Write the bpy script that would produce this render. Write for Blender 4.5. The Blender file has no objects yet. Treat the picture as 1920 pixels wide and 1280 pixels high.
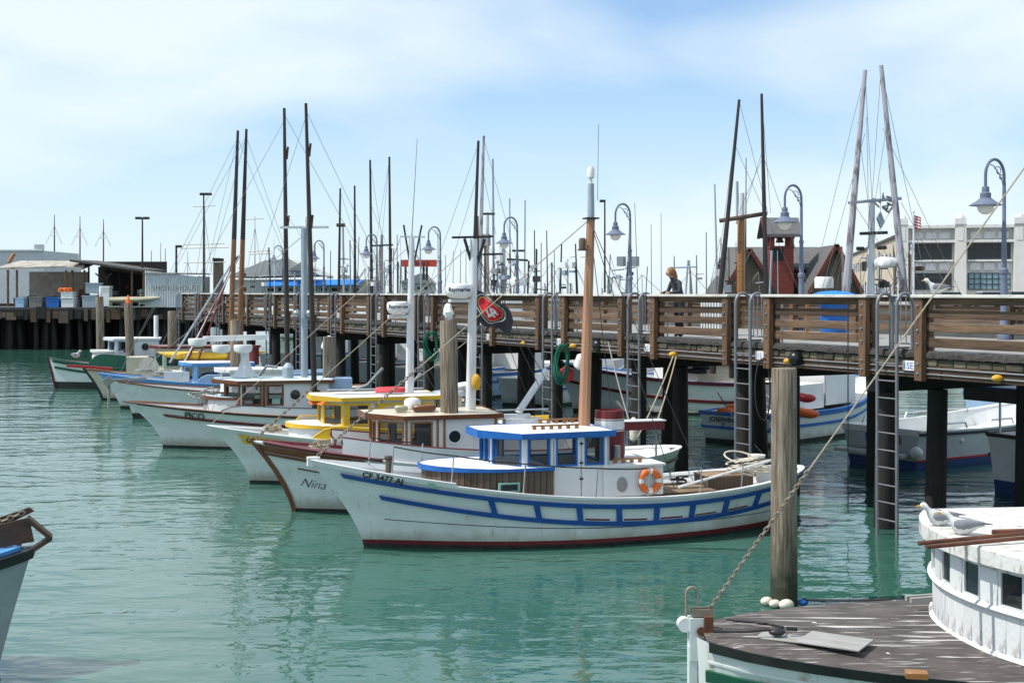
import bpy, bmesh, math, random
from mathutils import Vector, Matrix
random.seed(7)
R = math.radians
S = bpy.context.scene
C = S.collection
# ---------------------------------------------------------------- camera, sky, sun, exposure
F, EYE, CX, HY = 2400.0, 4.7, 960.0, 548.0      # focal length in photo pixels, eye height, principal column, horizon row
cam_d = bpy.data.cameras.new('camera'); cam = bpy.data.objects.new('camera', cam_d); C.objects.link(cam)
cam.location = (0, 0, EYE); cam.rotation_euler = (R(90), 0, 0)
cam_d.sensor_width = 36; cam_d.lens = 36 * F / 1920; cam_d.shift_y = -92 / 1920
cam_d.clip_start = .1; cam_d.clip_end = 12000
S.camera = cam
SUN_EL, SUN_AZ = R(57), math.atan2(-.965, -.19)      # azimuth measured from +Y towards +X
W = bpy.data.worlds.new('World'); S.world = W; W.use_nodes = True
nt = W.node_tree; N = nt.nodes; N.clear(); L = nt.links
sky = N.new('ShaderNodeTexSky'); sky.sky_type = 'NISHITA'; sky.sun_disc = False
sky.sun_elevation = SUN_EL; sky.sun_rotation = SUN_AZ; sky.air_density = 1.0; sky.dust_density = .6; sky.ozone_density = 2.5
tc = N.new('ShaderNodeTexCoord')
mp = N.new('ShaderNodeMapping'); mp.inputs['Scale'].default_value = (1.6, 1.6, 4.3); mp.inputs['Location'].default_value = (2.9, 6.4, 3.3)
nz = N.new('ShaderNodeTexNoise'); nz.inputs['Scale'].default_value = 1.5; nz.inputs['Detail'].default_value = 7; nz.inputs['Roughness'].default_value = .46
nz.inputs['Distortion'].default_value = .35
rp = N.new('ShaderNodeValToRGB'); rp.color_ramp.elements[0].position = .34; rp.color_ramp.elements[1].position = .60
rp.color_ramp.elements[0].color = (.26, .26, .26, 1); rp.color_ramp.elements[1].color = (.93, .93, .93, 1)
sx = N.new('ShaderNodeSeparateXYZ')
hz = N.new('ShaderNodeMapRange'); hz.inputs[1].default_value = -.02; hz.inputs[2].default_value = .27; hz.inputs[3].default_value = .97; hz.inputs[4].default_value = 0
mx = N.new('ShaderNodeMath'); mx.operation = 'MAXIMUM'
mix = N.new('ShaderNodeMix'); mix.data_type = 'RGBA'
tint = N.new('ShaderNodeMix'); tint.data_type = 'RGBA'; tint.blend_type = 'MULTIPLY'; tint.inputs[0].default_value = 1; tint.inputs[7].default_value = (.62, 1.2, 1.62, 1)
bg = N.new('ShaderNodeBackground'); bg.inputs[1].default_value = .1
wo = N.new('ShaderNodeOutputWorld')
L.new(tc.outputs['Generated'], mp.inputs[0]); L.new(mp.outputs[0], nz.inputs['Vector']); L.new(nz.outputs[0], rp.inputs[0])
L.new(tc.outputs['Generated'], sx.inputs[0]); L.new(sx.outputs[2], hz.inputs[0])
L.new(rp.outputs[0], mx.inputs[0]); L.new(hz.outputs[0], mx.inputs[1]); L.new(mx.outputs[0], mix.inputs[0])
L.new(sky.outputs[0], tint.inputs[6]); L.new(tint.outputs[2], mix.inputs[6]); mix.inputs[7].default_value = (8.6, 9.6, 10.1, 1)
L.new(mix.outputs[2], bg.inputs[0]); L.new(bg.outputs[0], wo.inputs[0])
sun_d = bpy.data.lights.new('sun', 'SUN'); sun_d.energy = 4.4; sun_d.angle = R(.6); sun_d.color = (1, .95, .87)
sun = bpy.data.objects.new('sun', sun_d); C.objects.link(sun)
SV = Vector((math.sin(SUN_AZ) * math.cos(SUN_EL), math.cos(SUN_AZ) * math.cos(SUN_EL), math.sin(SUN_EL)))
sun.rotation_euler = (-SV).to_track_quat('-Z', 'Y').to_euler(); sun.location = SV * 60
S.view_settings.view_transform = 'Standard'; S.view_settings.look = 'None'; S.view_settings.exposure = .08; S.view_settings.gamma = 1
S.cycles.max_bounces = 6; S.cycles.diffuse_bounces = 2; S.cycles.glossy_bounces = 3; S.cycles.transmission_bounces = 4; S.cycles.transparent_max_bounces = 8

def P(x, y, d):                 # photo pixel at depth d -> world point
    return Vector(((x - CX) / F * d, d, EYE - (y - HY) / F * d))
def WP(x, y):                   # photo pixel lying on the water
    return P(x, y, F * EYE / (y - HY))

# ---------------------------------------------------------------- materials
MATS = {}
def M(name, c, rough=.55, c2=None, var=.25, scale=4.0, st=(1, 1, 1), bump=0.0, bscale=None, metal=0.0, rnd=0.0, lo=.35, hi=.7, spec=.5, alpha=1.0, trans=0.0, ior=1.45, detail=5, emis=None):
    if name in MATS: return MATS[name]
    m = bpy.data.materials.new(name); m.use_nodes = True
    n = m.node_tree.nodes; l = m.node_tree.links; b = n['Principled BSDF']
    b.inputs['Roughness'].default_value = rough; b.inputs['Metallic'].default_value = metal; b.inputs['Specular IOR Level'].default_value = spec
    b.inputs['IOR'].default_value = ior; b.inputs['Alpha'].default_value = alpha; b.inputs['Transmission Weight'].default_value = trans
    if c2 is None: c2 = tuple(x * (1 - var) for x in c)
    t = n.new('ShaderNodeTexCoord'); mpn = n.new('ShaderNodeMapping'); mpn.inputs['Scale'].default_value = st
    no = n.new('ShaderNodeTexNoise'); no.inputs['Scale'].default_value = scale; no.inputs['Detail'].default_value = detail; no.inputs['Roughness'].default_value = .62
    l.new(t.outputs['Object'], mpn.inputs[0]); l.new(mpn.outputs[0], no.inputs['Vector'])
    r = n.new('ShaderNodeValToRGB'); r.color_ramp.elements[0].position = lo; r.color_ramp.elements[1].position = hi
    r.color_ramp.elements[0].color = (*c, 1); r.color_ramp.elements[1].color = (*c2, 1)
    l.new(no.outputs[0], r.inputs[0]); out = r.outputs[0]
    if rnd:
        oi = n.new('ShaderNodeObjectInfo'); mr = n.new('ShaderNodeMapRange'); mr.inputs[3].default_value = 1 - rnd; mr.inputs[4].default_value = 1 + rnd
        hs = n.new('ShaderNodeHueSaturation'); l.new(oi.outputs['Random'], mr.inputs[0]); l.new(mr.outputs[0], hs.inputs['Value']); l.new(out, hs.inputs['Color']); out = hs.outputs[0]
        l.new(oi.outputs['Random'], no.inputs['W']) if no.noise_dimensions == '4D' else None
    l.new(out, b.inputs['Base Color'])
    if emis:
        b.inputs['Emission Color'].default_value = (*c, 1); b.inputs['Emission Strength'].default_value = emis
    if bump:
        nb = n.new('ShaderNodeTexNoise'); nb.inputs['Scale'].default_value = bscale or scale * 4; nb.inputs['Detail'].default_value = 6
        l.new(mpn.outputs[0], nb.inputs['Vector'])
        bp = n.new('ShaderNodeBump'); bp.inputs['Strength'].default_value = 1; bp.inputs['Distance'].default_value = bump
        l.new(nb.outputs[0], bp.inputs['Height']); l.new(bp.outputs[0], b.inputs['Normal'])
    MATS[name] = m
    return m

M('white', (.76, .77, .77), .42, (.66, .67, .66), scale=2.2, st=(1, 1, .45), bump=.002)
M('hull_white', (.70, .74, .73), .34, (.56, .60, .57), scale=1.6, st=(.6, 1, 1.6), bump=.004, bscale=5)
def hull_mat(name, c, c2, rust, sc=1.6):
    m = M(name, c, .34, c2, scale=sc, st=(.6, 1, 1.6), bump=.004, bscale=5)
    n = m.node_tree.nodes; l = m.node_tree.links; b = n['Principled BSDF']; base = b.inputs['Base Color'].links[0].from_socket
    t = n.new('ShaderNodeTexCoord'); sp = n.new('ShaderNodeSeparateXYZ'); l.new(t.outputs['Object'], sp.inputs[0])
    n1 = n.new('ShaderNodeTexNoise'); n1.inputs['Scale'].default_value = 3; n1.inputs['Detail'].default_value = 8; l.new(t.outputs['Object'], n1.inputs['Vector'])
    ad = n.new('ShaderNodeMath'); ad.operation = 'MULTIPLY_ADD'; ad.inputs[1].default_value = -.5; l.new(n1.outputs[0], ad.inputs[0]); l.new(sp.outputs[2], ad.inputs[2])
    mr = n.new('ShaderNodeMapRange'); mr.inputs[1].default_value = .10; mr.inputs[2].default_value = -.16; mr.inputs[3].default_value = 0; mr.inputs[4].default_value = .75; l.new(ad.outputs[0], mr.inputs[0])
    m1 = n.new('ShaderNodeMix'); m1.data_type = 'RGBA'; l.new(mr.outputs[0], m1.inputs[0]); l.new(base, m1.inputs[6]); m1.inputs[7].default_value = (.30, .29, .19, 1)
    mp_ = n.new('ShaderNodeMapping'); mp_.inputs['Scale'].default_value = (5, 5, .5); l.new(t.outputs['Object'], mp_.inputs[0])
    n2 = n.new('ShaderNodeTexNoise'); n2.inputs['Scale'].default_value = 2.2; n2.inputs['Detail'].default_value = 6; l.new(mp_.outputs[0], n2.inputs['Vector'])
    m2r = n.new('ShaderNodeMapRange'); m2r.inputs[1].default_value = .62; m2r.inputs[2].default_value = .80; m2r.inputs[3].default_value = 0; m2r.inputs[4].default_value = .65; l.new(n2.outputs[0], m2r.inputs[0])
    m2 = n.new('ShaderNodeMix'); m2.data_type = 'RGBA'; l.new(m2r.outputs[0], m2.inputs[0]); l.new(m1.outputs[2], m2.inputs[6]); m2.inputs[7].default_value = (*rust, 1); l.new(m2.outputs[2], b.inputs['Base Color'])
del MATS['hull_white']; hull_mat('hull_white', (.72, .76, .75), (.58, .62, .59), (.33, .24, .13)); hull_mat('cream', (.66, .60, .46), (.54, .48, .36), (.28, .2, .12), 3)
M('white_worn', (.74, .75, .74), .55, (.50, .47, .40), scale=3.5, st=(1, 1, .35), bump=.004, lo=.52, hi=.78)
M('roof_white', (.78, .79, .80), .5, (.66, .66, .64), scale=3)
M('roof_mint', (.60, .74, .76), .5, (.52, .64, .66), scale=3)
M('blue', (.018, .15, .50), .4, (.014, .10, .36), scale=5)
M('blue_shaded', (.012, .085, .33), .4, (.010, .06, .24), scale=5)  # darker copy of the trim blue, shade on the hull rails put into colour
M('sky_blue', (.12, .36, .75), .4, (.10, .28, .60), scale=4)
M('pale_blue', (.40, .56, .78), .42, (.33, .47, .66), scale=4)
M('yellow', (.80, .50, .03), .42, (.68, .40, .03), scale=4)
M('orange', (.85, .17, .02), .5, (.7, .12, .02))
M('red', (.50, .02, .02), .45, (.38, .02, .02))
M('pink_red', (.75, .07, .08), .5, (.62, .05, .06))
M('maroon', (.16, .015, .02), .42, (.10, .012, .015), scale=5)
M('green', (.012, .11, .06), .4, (.010, .08, .05))
M('mint', (.30, .55, .45), .5, (.25, .45, .38))
M('black', (.012, .012, .014), .5, (.03, .03, .03))
M('bottom_black', (.010, .010, .012), .6, (.03, .035, .025), scale=6)
M('bottom_blue', (.02, .06, .20), .6, (.015, .04, .12), scale=6)
M('mahogany', (.20, .07, .025), .32, (.11, .035, .014), scale=5, st=(.4, 1, 3), bump=.002)
M('varnish', (.36, .17, .055), .35, (.24, .10, .03), scale=5, st=(.4, 1, 3))
M('teak', (.30, .21, .13), .75, (.19, .125, .075), scale=6, st=(.25, 3, 3), bump=.004, rnd=.22)
M('stave_wood', (.085, .058, .042), .75, (.15, .11, .08), scale=7, st=(3, 3, .35), bump=.004, rnd=.25)
M('mast_tan', (.46, .24, .14), .55, (.38, .19, .11), scale=4, st=(3, 3, .2))
M('mast_white', (.72, .73, .75), .45, (.60, .61, .62), scale=4, st=(2, 2, .3))
M('mast_grey', (.36, .42, .48), .45, (.28, .33, .38), scale=4, st=(2, 2, .3))
M('pole_black', (.018, .016, .016), .5, (.05, .035, .03), scale=4, st=(2, 2, .4))
M('pole_brown', (.27, .125, .045), .55, (.16, .07, .03), scale=4, st=(2, 2, .3))
M('pole_lilac', (.40, .39, .43), .5, (.17, .14, .15), scale=2.2, st=(2, 2, .6), lo=.5, hi=.6)
M('wire', (.20, .20, .20), .5)
M('wire_dark', (.03, .03, .03), .5)
M('rope', (.42, .36, .27), .85, (.30, .25, .18), scale=20)
M('rope_grey', (.33, .33, .32), .85, (.2, .2, .2), scale=20)
M('rope_green', (.01, .17, .11), .8, (.008, .10, .07), scale=20)
M('rope_black', (.015, .015, .017), .7)
M('chain', (.30, .27, .23), .6, (.20, .13, .08), scale=15, metal=.3)
M('steel', (.32, .34, .36), .45, (.24, .25, .26), scale=6, metal=.5)
M('ladder_grey', (.20, .215, .235), .5, (.15, .155, .165), scale=5, metal=.25)
M('rust', (.16, .06, .03), .8, (.08, .03, .02), scale=10, bump=.003)
M('chrome', (.55, .56, .57), .3, metal=.8)
M('plastic_white', (.80, .80, .80), .35, (.72, .72, .70), scale=4)
M('buoy_black', (.012, .013, .016), .3)
M('buoy_yellow', (.75, .42, .03), .6, (.5, .27, .03), scale=14)
M('buoy_white', (.72, .68, .58), .6, (.55, .48, .38), scale=8)
M('glass', (.03, .045, .05), .04, spec=.6, alpha=.2)
M('glass_dark', (.012, .016, .02), .05, (.03, .04, .045), scale=.8, spec=.7)
M('glass_milky', (.45, .52, .55), .15, (.30, .36, .40), scale=2)
M('interior', (.10, .08, .06), .8)
M('ink', (.015, .02, .035), .5)
# pier timber, asphalt, piles
M('pier_post', (.17, .092, .048), .75, (.065, .04, .026), scale=5, st=(3, 3, .3), bump=.008, rnd=.22)
M('pier_board', (.165, .102, .060), .78, (.062, .040, .028), scale=4.5, st=(.35, 3, 3.5), bump=.01, rnd=.45)
M('pier_beam', (.115, .068, .042), .8, (.05, .033, .024), scale=3, st=(.22, 3, 3), bump=.008, rnd=.15)
M('plank_end', (.13, .10, .065), .85, (.05, .075, .055), scale=5, bump=.01, rnd=.55)
M('rail_cap', (.62, .60, .56), .75, (.30, .28, .25), lo=.45, hi=.75, scale=4, st=(.5, 3, 3), bump=.004, rnd=.08)
M('asphalt', (.10, .10, .10), .9, (.06, .06, .062), scale=12, bump=.012)
M('asphalt_edge', (.035, .034, .034), .95, (.085, .08, .075), scale=14, bump=.03)
M('deck_top', (.30, .295, .28), .9, (.22, .215, .21), scale=3)
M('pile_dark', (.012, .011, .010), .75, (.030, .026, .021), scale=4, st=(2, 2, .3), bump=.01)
M('lamp_blue', (.15, .18, .26), .45, (.11, .135, .20), scale=4)
M('globe', (.80, .76, .70), .25, (.74, .70, .64))

def pile_mat():
    m = bpy.data.materials.new('pile_wood'); m.use_nodes = True; n = m.node_tree.nodes; l = m.node_tree.links; b = n['Principled BSDF']
    b.inputs['Roughness'].default_value = .8
    t = n.new('ShaderNodeTexCoord'); mpn = n.new('ShaderNodeMapping'); mpn.inputs['Scale'].default_value = (9, 9, .45)
    oi = n.new('ShaderNodeObjectInfo'); cmb = n.new('ShaderNodeCombineXYZ'); ml = n.new('ShaderNodeMath'); ml.operation = 'MULTIPLY'; ml.inputs[1].default_value = 30
    l.new(oi.outputs['Random'], ml.inputs[0]); l.new(ml.outputs[0], cmb.inputs[0]); l.new(ml.outputs[0], cmb.inputs[2]); l.new(cmb.outputs[0], mpn.inputs['Location'])
    l.new(t.outputs['Object'], mpn.inputs[0])
    no = n.new('ShaderNodeTexNoise'); no.inputs['Scale'].default_value = 3; no.inputs['Detail'].default_value = 8; no.inputs['Roughness'].default_value = .65
    l.new(mpn.outputs[0], no.inputs['Vector'])
    r = n.new('ShaderNodeValToRGB'); e = r.color_ramp.elements
    e[0].position = .34; e[0].color = (.055, .04, .028, 1); e[1].position = .68; e[1].color = (.36, .32, .26, 1)
    x = e.new(.47); x.color = (.19, .145, .10, 1)
    l.new(no.outputs[0], r.inputs[0])
    sp = n.new('ShaderNodeSeparateXYZ'); l.new(t.outputs['Object'], sp.inputs[0])
    n2 = n.new('ShaderNodeTexNoise'); n2.inputs['Scale'].default_value = 6; l.new(t.outputs['Object'], n2.inputs['Vector'])
    ad = n.new('ShaderNodeMath'); ad.operation = 'MULTIPLY_ADD'; ad.inputs[1].default_value = .9; l.new(n2.outputs[0], ad.inputs[0]); l.new(sp.outputs[2], ad.inputs[2])
    mr = n.new('ShaderNodeMapRange'); mr.inputs[1].default_value = .75; mr.inputs[2].default_value = 1.75; l.new(ad.outputs[0], mr.inputs[0])
    mxx = n.new('ShaderNodeMix'); mxx.data_type = 'RGBA'; l.new(mr.outputs[0], mxx.inputs[0]); mxx.inputs[6].default_value = (.030, .034, .016, 1); l.new(r.outputs[0], mxx.inputs[7])
    l.new(mxx.outputs[2], b.inputs['Base Color'])
    bp = n.new('ShaderNodeBump'); bp.inputs['Distance'].default_value = .02; l.new(no.outputs[0], bp.inputs['Height']); l.new(bp.outputs[0], b.inputs['Normal'])
    MATS['pile_wood'] = m
pile_mat()

def water_mat():
    m = bpy.data.materials.new('water'); m.use_nodes = True; n = m.node_tree.nodes; l = m.node_tree.links; b = n['Principled BSDF']
    b.inputs['Base Color'].default_value = (.018, .105, .082, 1); b.inputs['Roughness'].default_value = .035; b.inputs['IOR'].default_value = 1.42; b.inputs['Specular IOR Level'].default_value = .95
    t = n.new('ShaderNodeTexCoord')
    def layer(scale, st, dist, detail, rot):
        mpn = n.new('ShaderNodeMapping'); mpn.inputs['Scale'].default_value = st; mpn.inputs['Rotation'].default_value = (0, 0, R(rot))
        no = n.new('ShaderNodeTexNoise'); no.inputs['Scale'].default_value = scale; no.inputs['Detail'].default_value = detail; no.inputs['Roughness'].default_value = .5
        no.inputs['Distortion'].default_value = .4
        l.new(t.outputs['Object'], mpn.inputs[0]); l.new(mpn.outputs[0], no.inputs['Vector'])
        bp = n.new('ShaderNodeBump'); bp.inputs['Strength'].default_value = 1; bp.inputs['Distance'].default_value = dist
        l.new(no.outputs[0], bp.inputs['Height'])
        return bp
    a = layer(.5, (.5, 1, 1), .075, 2, 10); c = layer(1.5, (.45, 1, 1), .040, 2, -10); d = layer(5.0, (.5, 1, 1), .011, 2, 8)
    l.new(a.outputs[0], c.inputs['Normal']); l.new(c.outputs[0], d.inputs['Normal']); l.new(d.outputs[0], b.inputs['Normal'])
    n2 = n.new('ShaderNodeTexNoise'); n2.inputs['Scale'].default_value = .06; l.new(t.outputs['Object'], n2.inputs['Vector'])
    r = n.new('ShaderNodeValToRGB'); r.color_ramp.elements[0].color = (.028, .100, .074, 1); r.color_ramp.elements[1].color = (.042, .130, .100, 1)
    l.new(n2.outputs[0], r.inputs[0]); l.new(r.outputs[0], b.inputs['Base Color'])
    MATS['water'] = m
water_mat()

# ---------------------------------------------------------------- mesh helpers
class MB:
    def __init__(s): s.v = []; s.f = []
    def add(s, vs, fs):
        o = len(s.v); s.v += [tuple(p) for p in vs]; s.f += [tuple(i + o for i in q) for q in fs]; return s
    def box(s, c, d, rz=0, ry=0, rx=0):
        m = Matrix.Translation(c) @ Matrix.Rotation(rz, 4, 'Z') @ Matrix.Rotation(ry, 4, 'Y') @ Matrix.Rotation(rx, 4, 'X')
        h = [x / 2 for x in d]
        vs = [m @ Vector((a * h[0], b * h[1], e * h[2])) for a in (-1, 1) for b in (-1, 1) for e in (-1, 1)]
        return s.add(vs, [(0, 1, 3, 2), (4, 6, 7, 5), (0, 4, 5, 1), (2, 3, 7, 6), (0, 2, 6, 4), (1, 5, 7, 3)])
    def span(s, a, b, w, h):            # a bar of section w x h from a to b
        a = Vector(a); b = Vector(b); z = (b - a).normalized(); up = Vector((0, 0, 1)) if abs(z.z) < .95 else Vector((0, 1, 0))
        x = z.cross(up).normalized(); y = x.cross(z)
        vs = [p + x * (i * w / 2) + y * (j * h / 2) for p in (a, b) for i in (-1, 1) for j in (-1, 1)]
        return s.add(vs, [(0, 1, 3, 2), (4, 6, 7, 5), (0, 4, 5, 1), (2, 3, 7, 6), (0, 2, 6, 4), (1, 5, 7, 3)])
    def tube(s, pts, r, seg=8, cap=True, flat=1.0):
        pts = [Vector(p) for p in pts]; n = len(pts); rs = r if isinstance(r, (list, tuple)) else [r] * n
        o = len(s.v); x = None
        for i, p in enumerate(pts):
            t = (pts[min(i + 1, n - 1)] - pts[max(i - 1, 0)]).normalized()
            if x is None:
                up = Vector((0, 0, 1)) if abs(t.z) < .9 else Vector((0, 1, 0)); x = t.cross(up).normalized()
            else:
                x = (x - t * x.dot(t)).normalized()
            y = t.cross(x)
            for k in range(seg):
                a = 2 * math.pi * k / seg; s.v.append(tuple(p + x * (math.cos(a) * rs[i]) + y * (math.sin(a) * rs[i] * flat)))
        for i in range(n - 1):
            for k in range(seg):
                k2 = (k + 1) % seg; s.f.append((o + i * seg + k, o + i * seg + k2, o + (i + 1) * seg + k2, o + (i + 1) * seg + k))
        if cap:
            s.f.append(tuple(o + k for k in reversed(range(seg)))); s.f.append(tuple(o + (n - 1) * seg + k for k in range(seg)))
        return s
    def lathe(s, prof, seg=16, c=(0, 0, 0), scal=None):
        o = len(s.v); n = len(prof)
        for i, (r, z) in enumerate(prof):
            for k in range(seg):
                a = 2 * math.pi * k / seg; q = 1.0 if scal is None else scal(i, k)
                s.v.append((c[0] + r * q * math.cos(a), c[1] + r * q * math.sin(a), c[2] + z))
        for i in range(n - 1):
            for k in range(seg):
                k2 = (k + 1) % seg; s.f.append((o + i * seg + k, o + i * seg + k2, o + (i + 1) * seg + k2, o + (i + 1) * seg + k))
        s.f.append(tuple(o + k for k in reversed(range(seg)))); s.f.append(tuple(o + (n - 1) * seg + k for k in range(seg)))
        return s
    def ball(s, c, r, seg=14, rings=9, sq=(1, 1, 1)):
        pr = [(max(.001, math.sin(math.pi * i / rings)), -math.cos(math.pi * i / rings)) for i in range(rings + 1)]
        o = len(s.v); s.lathe(pr, seg)
        for i in range(o, len(s.v)):
            p = s.v[i]; s.v[i] = (c[0] + p[0] * r * sq[0], c[1] + p[1] * r * sq[1], c[2] + p[2] * r * sq[2])
        return s
    def grid(s, fn, nu, nv, wrap=False):
        o = len(s.v)
        for i in range(nu):
            for j in range(nv): s.v.append(tuple(fn(i / (nu - 1), j / (nv - 1))))
        for i in range(nu - 1):
            for j in range(nv - 1): s.f.append((o + i * nv + j, o + (i + 1) * nv + j, o + (i + 1) * nv + j + 1, o + i * nv + j + 1))
        return s
    def prism(s, out, z0, z1):
        n = len(out); o = len(s.v)
        zz0 = z0 if callable(z0) else (lambda p: z0); zz1 = z1 if callable(z1) else (lambda p: z1)
        s.v += [(p[0], p[1], zz0(p)) for p in out] + [(p[0], p[1], zz1(p)) for p in out]
        s.f.append(tuple(o + i for i in reversed(range(n)))); s.f.append(tuple(o + n + i for i in range(n)))
        for i in range(n):
            k = (i + 1) % n; s.f.append((o + i, o + k, o + n + k, o + n + i))
        return s
    def loft(s, secs, seg=12):          # secs: (x, y, z, half width, half height) along x
        o = len(s.v); n = len(secs)
        for (x, y, z, w, h) in secs:
            for k in range(seg):
                a = 2 * math.pi * k / seg; s.v.append((x, y + w * math.cos(a), z + h * math.sin(a)))
        for i in range(n - 1):
            for k in range(seg):
                k2 = (k + 1) % seg; s.f.append((o + i * seg + k, o + (i + 1) * seg + k, o + (i + 1) * seg + k2, o + i * seg + k2))
        s.f.append(tuple(o + k for k in range(seg))); s.f.append(tuple(o + (n - 1) * seg + k for k in reversed(range(seg))))
        return s
    def mesh(s, name, mat, sharp=35):
        me = bpy.data.meshes.new(name); me.from_pydata(s.v, [], s.f)
        bm = bmesh.new(); bm.from_mesh(me); bmesh.ops.recalc_face_normals(bm, faces=bm.faces); bm.to_mesh(me); bm.free()
        me.materials.append(MATS[mat] if isinstance(mat, str) else mat)
        me.polygons.foreach_set('use_smooth', [True] * len(me.polygons)); me.set_sharp_from_angle(angle=R(sharp))
        return me
    def build(s, name, mat, parent=None, loc=(0, 0, 0), rot=(0, 0, 0), sharp=35):
        return put(name, s.mesh(name, mat, sharp), parent, loc, rot)

def put(name, me, parent=None, loc=(0, 0, 0), rot=(0, 0, 0)):
    o = bpy.data.objects.new(name, me); C.objects.link(o); o.parent = parent; o.location = loc; o.rotation_euler = rot
    return o
def tag(o, label=None, cat=None, group=None, kind=None):
    if label: o['label'] = label
    if cat: o['category'] = cat
    if group: o['group'] = group
    if kind: o['kind'] = kind
    return o
def thing(name, label, cat, loc=(0, 0, 0), rz=0, group=None):
    o = bpy.data.objects.new(name, None); C.objects.link(o); o.location = loc; o.rotation_euler = (0, 0, rz); o.empty_display_size = .3
    return tag(o, label, cat, group)
_bc = {}
def bbox(name, d, mat, parent, loc, rot=(0, 0, 0), bev=.008):       # bevelled box, mesh shared between equal sizes
    k = (tuple(round(x, 3) for x in d), mat, bev)
    if k not in _bc:
        me = MB().box((0, 0, 0), d).mesh(name, mat)
        if bev:
            bm = bmesh.new(); bm.from_mesh(me); bmesh.ops.bevel(bm, geom=bm.edges[:], offset=min(bev, min(d) * .3), segments=1, affect='EDGES'); bm.to_mesh(me); bm.free()
        _bc[k] = me
    return put(name, _bc[k], parent, loc, rot)
def copy_tree(o, parent=None):
    c = o.copy(); C.objects.link(c); c.parent = parent
    for ch in o.children: copy_tree(ch, c)
    return c
def text_mb(txt, size, shear=0.0, bold=0.0, align='LEFT'):
    cu = bpy.data.curves.new('lettering', 'FONT'); cu.body = txt; cu.size = size; cu.shear = shear; cu.offset = bold; cu.align_x = align; cu.resolution_u = 3
    o = bpy.data.objects.new('lettering', cu); C.objects.link(o)
    dg = bpy.context.evaluated_depsgraph_get(); me = bpy.data.meshes.new_from_object(o.evaluated_get(dg))
    bm = bmesh.new(); bm.from_mesh(me); stp = max(size * .22, .03)
    for ax in (0, 1):
        lo = min(v.co[ax] for v in bm.verts); hi = max(v.co[ax] for v in bm.verts); q = lo + stp
        while q < hi:
            co = Vector((0, 0, 0)); co[ax] = q; no = Vector((0, 0, 0)); no[ax] = 1
            bmesh.ops.bisect_plane(bm, geom=bm.verts[:] + bm.edges[:] + bm.faces[:], plane_co=co, plane_no=no); q += stp
    bm.to_mesh(me); bm.free()
    mb = MB(); mb.add([v.co.copy() for v in me.vertices], [tuple(p.vertices) for p in me.polygons])
    bpy.data.objects.remove(o); bpy.data.curves.remove(cu); bpy.data.meshes.remove(me)
    return mb
def flat_text(name, txt, size, mat, parent, loc, rot, shear=0, bold=0, align='LEFT'):
    return text_mb(txt, size, shear, bold, align).build(name, mat, parent, loc, rot)
def sag(a, b, n=12, drop=0.0):
    a = Vector(a); b = Vector(b)
    return [a.lerp(b, i / n) - Vector((0, 0, drop * 4 * (i / n) * (1 - i / n))) for i in range(n + 1)]

# ---------------------------------------------------------------- water, quays, hills
wm = MB(); wm.add([(-4000, -60, 0), (4000, -60, 0), (4000, 9000, 0), (-4000, 9000, 0)], [(0, 1, 2, 3)])
o = wm.build('water', 'water'); tag(o, 'green rippled harbour water under the boats', kind='structure')
M('quay', (.20, .19, .18), .9, (.12, .115, .11), scale=.6)
q = MB().prism([(-14, 150), (22, 118), (60, 112), (320, 150), (320, 420), (-14, 420)], -1, 3.3); tag(q.build('quay_ground', 'quay'), 'paved quay behind the moored boats', kind='structure')
# ---------------------------------------------------------------- the wooden pier
PO = Vector((8.83, 22.06, 0)); PA = math.atan2(.8836, -.468)          # local x runs along the pier away from us, local -y across it
PM = Matrix.Translation(PO) @ Matrix.Rotation(PA, 4, 'Z')
def PW(s, y, z): return PM @ Vector((s, y, z))
PX0, PX1, PWID, MOD = -7.0, 61.5, 6.8, 4.42
CAPZ, DECK = 4.655, 3.58
pier = thing('pier', 'long wooden pier with plank railings and dark piles behind the boats', 'pier', PO, PA)
MB().box(((PX0 + PX1) / 2, -PWID / 2, DECK - .06), (PX1 - PX0, PWID - .1, .12)).build('deck', 'deck_top', pier)
# rough asphalt lip along the edge
random.seed(3)
lip = MB()
def lipf(u, v):
    s = PX0 + (PX1 - PX0) * u; j = random.uniform(-.016, .016)
    pts = [(-.15, 0), (.02, .01), (.09, -.05), (.085, -.12), (.0, -.14)]
    y, z = pts[round(v * 4)]
    return (s, y + j * (v > 0), DECK + .012 + z + j)
lip.grid(lipf, 560, 5); lip.build('asphalt_lip', 'asphalt_edge', pier, sharp=60)
# timber ends below the lip: each one a piece
s = PX0; sizes = [.22, .3, .38]
while s < PX1:
    w = random.choice(sizes); pr = random.choice([.0, .012, -.015])
    if s < 52: bbox('edge_timber', (w - .012, .2, .125), 'plank_end', pier, (s + w / 2, -.06 + pr, DECK - .195), bev=.01)
    s += w
MB().box(((52 + PX1) / 2, -.06, DECK - .195), (PX1 - 52, .2, .125)).build('edge_timber', 'plank_end', pier)
s = PX0
while s < PX1:
    e = min(s + MOD, PX1)
    bbox('edge_beam', (e - s - .012, .16, .235), 'pier_beam', pier, ((s + e) / 2, -.05, DECK - .378), bev=.012)
    s = e
for zz, yy in ((DECK - .30, .055), (DECK - .41, .05)):
    MB().tube([(PX0, yy, zz), (PX1, yy, zz)], .014, 6).build('conduit', 'steel', pier)
bolt_me = None
LADS = []
def bolts(zs):
    b = MB()
    for z in zs: b.lathe([(.028, 0), (.028, .012), (.016, .014), (.016, .032)], 8)
    # lay the bolt heads along +y
    out = MB(); n = len(b.v) // len(zs); 
    for i, p in enumerate(b.v): out.v.append((p[0], p[2], p[1] + zs[i // n]))
    out.f = b.f
    return out
bolt_me = bolts([4.45, 4.24, 3.99, 3.74, 3.36, 3.18]).mesh('bolt_heads', 'steel')
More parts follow.
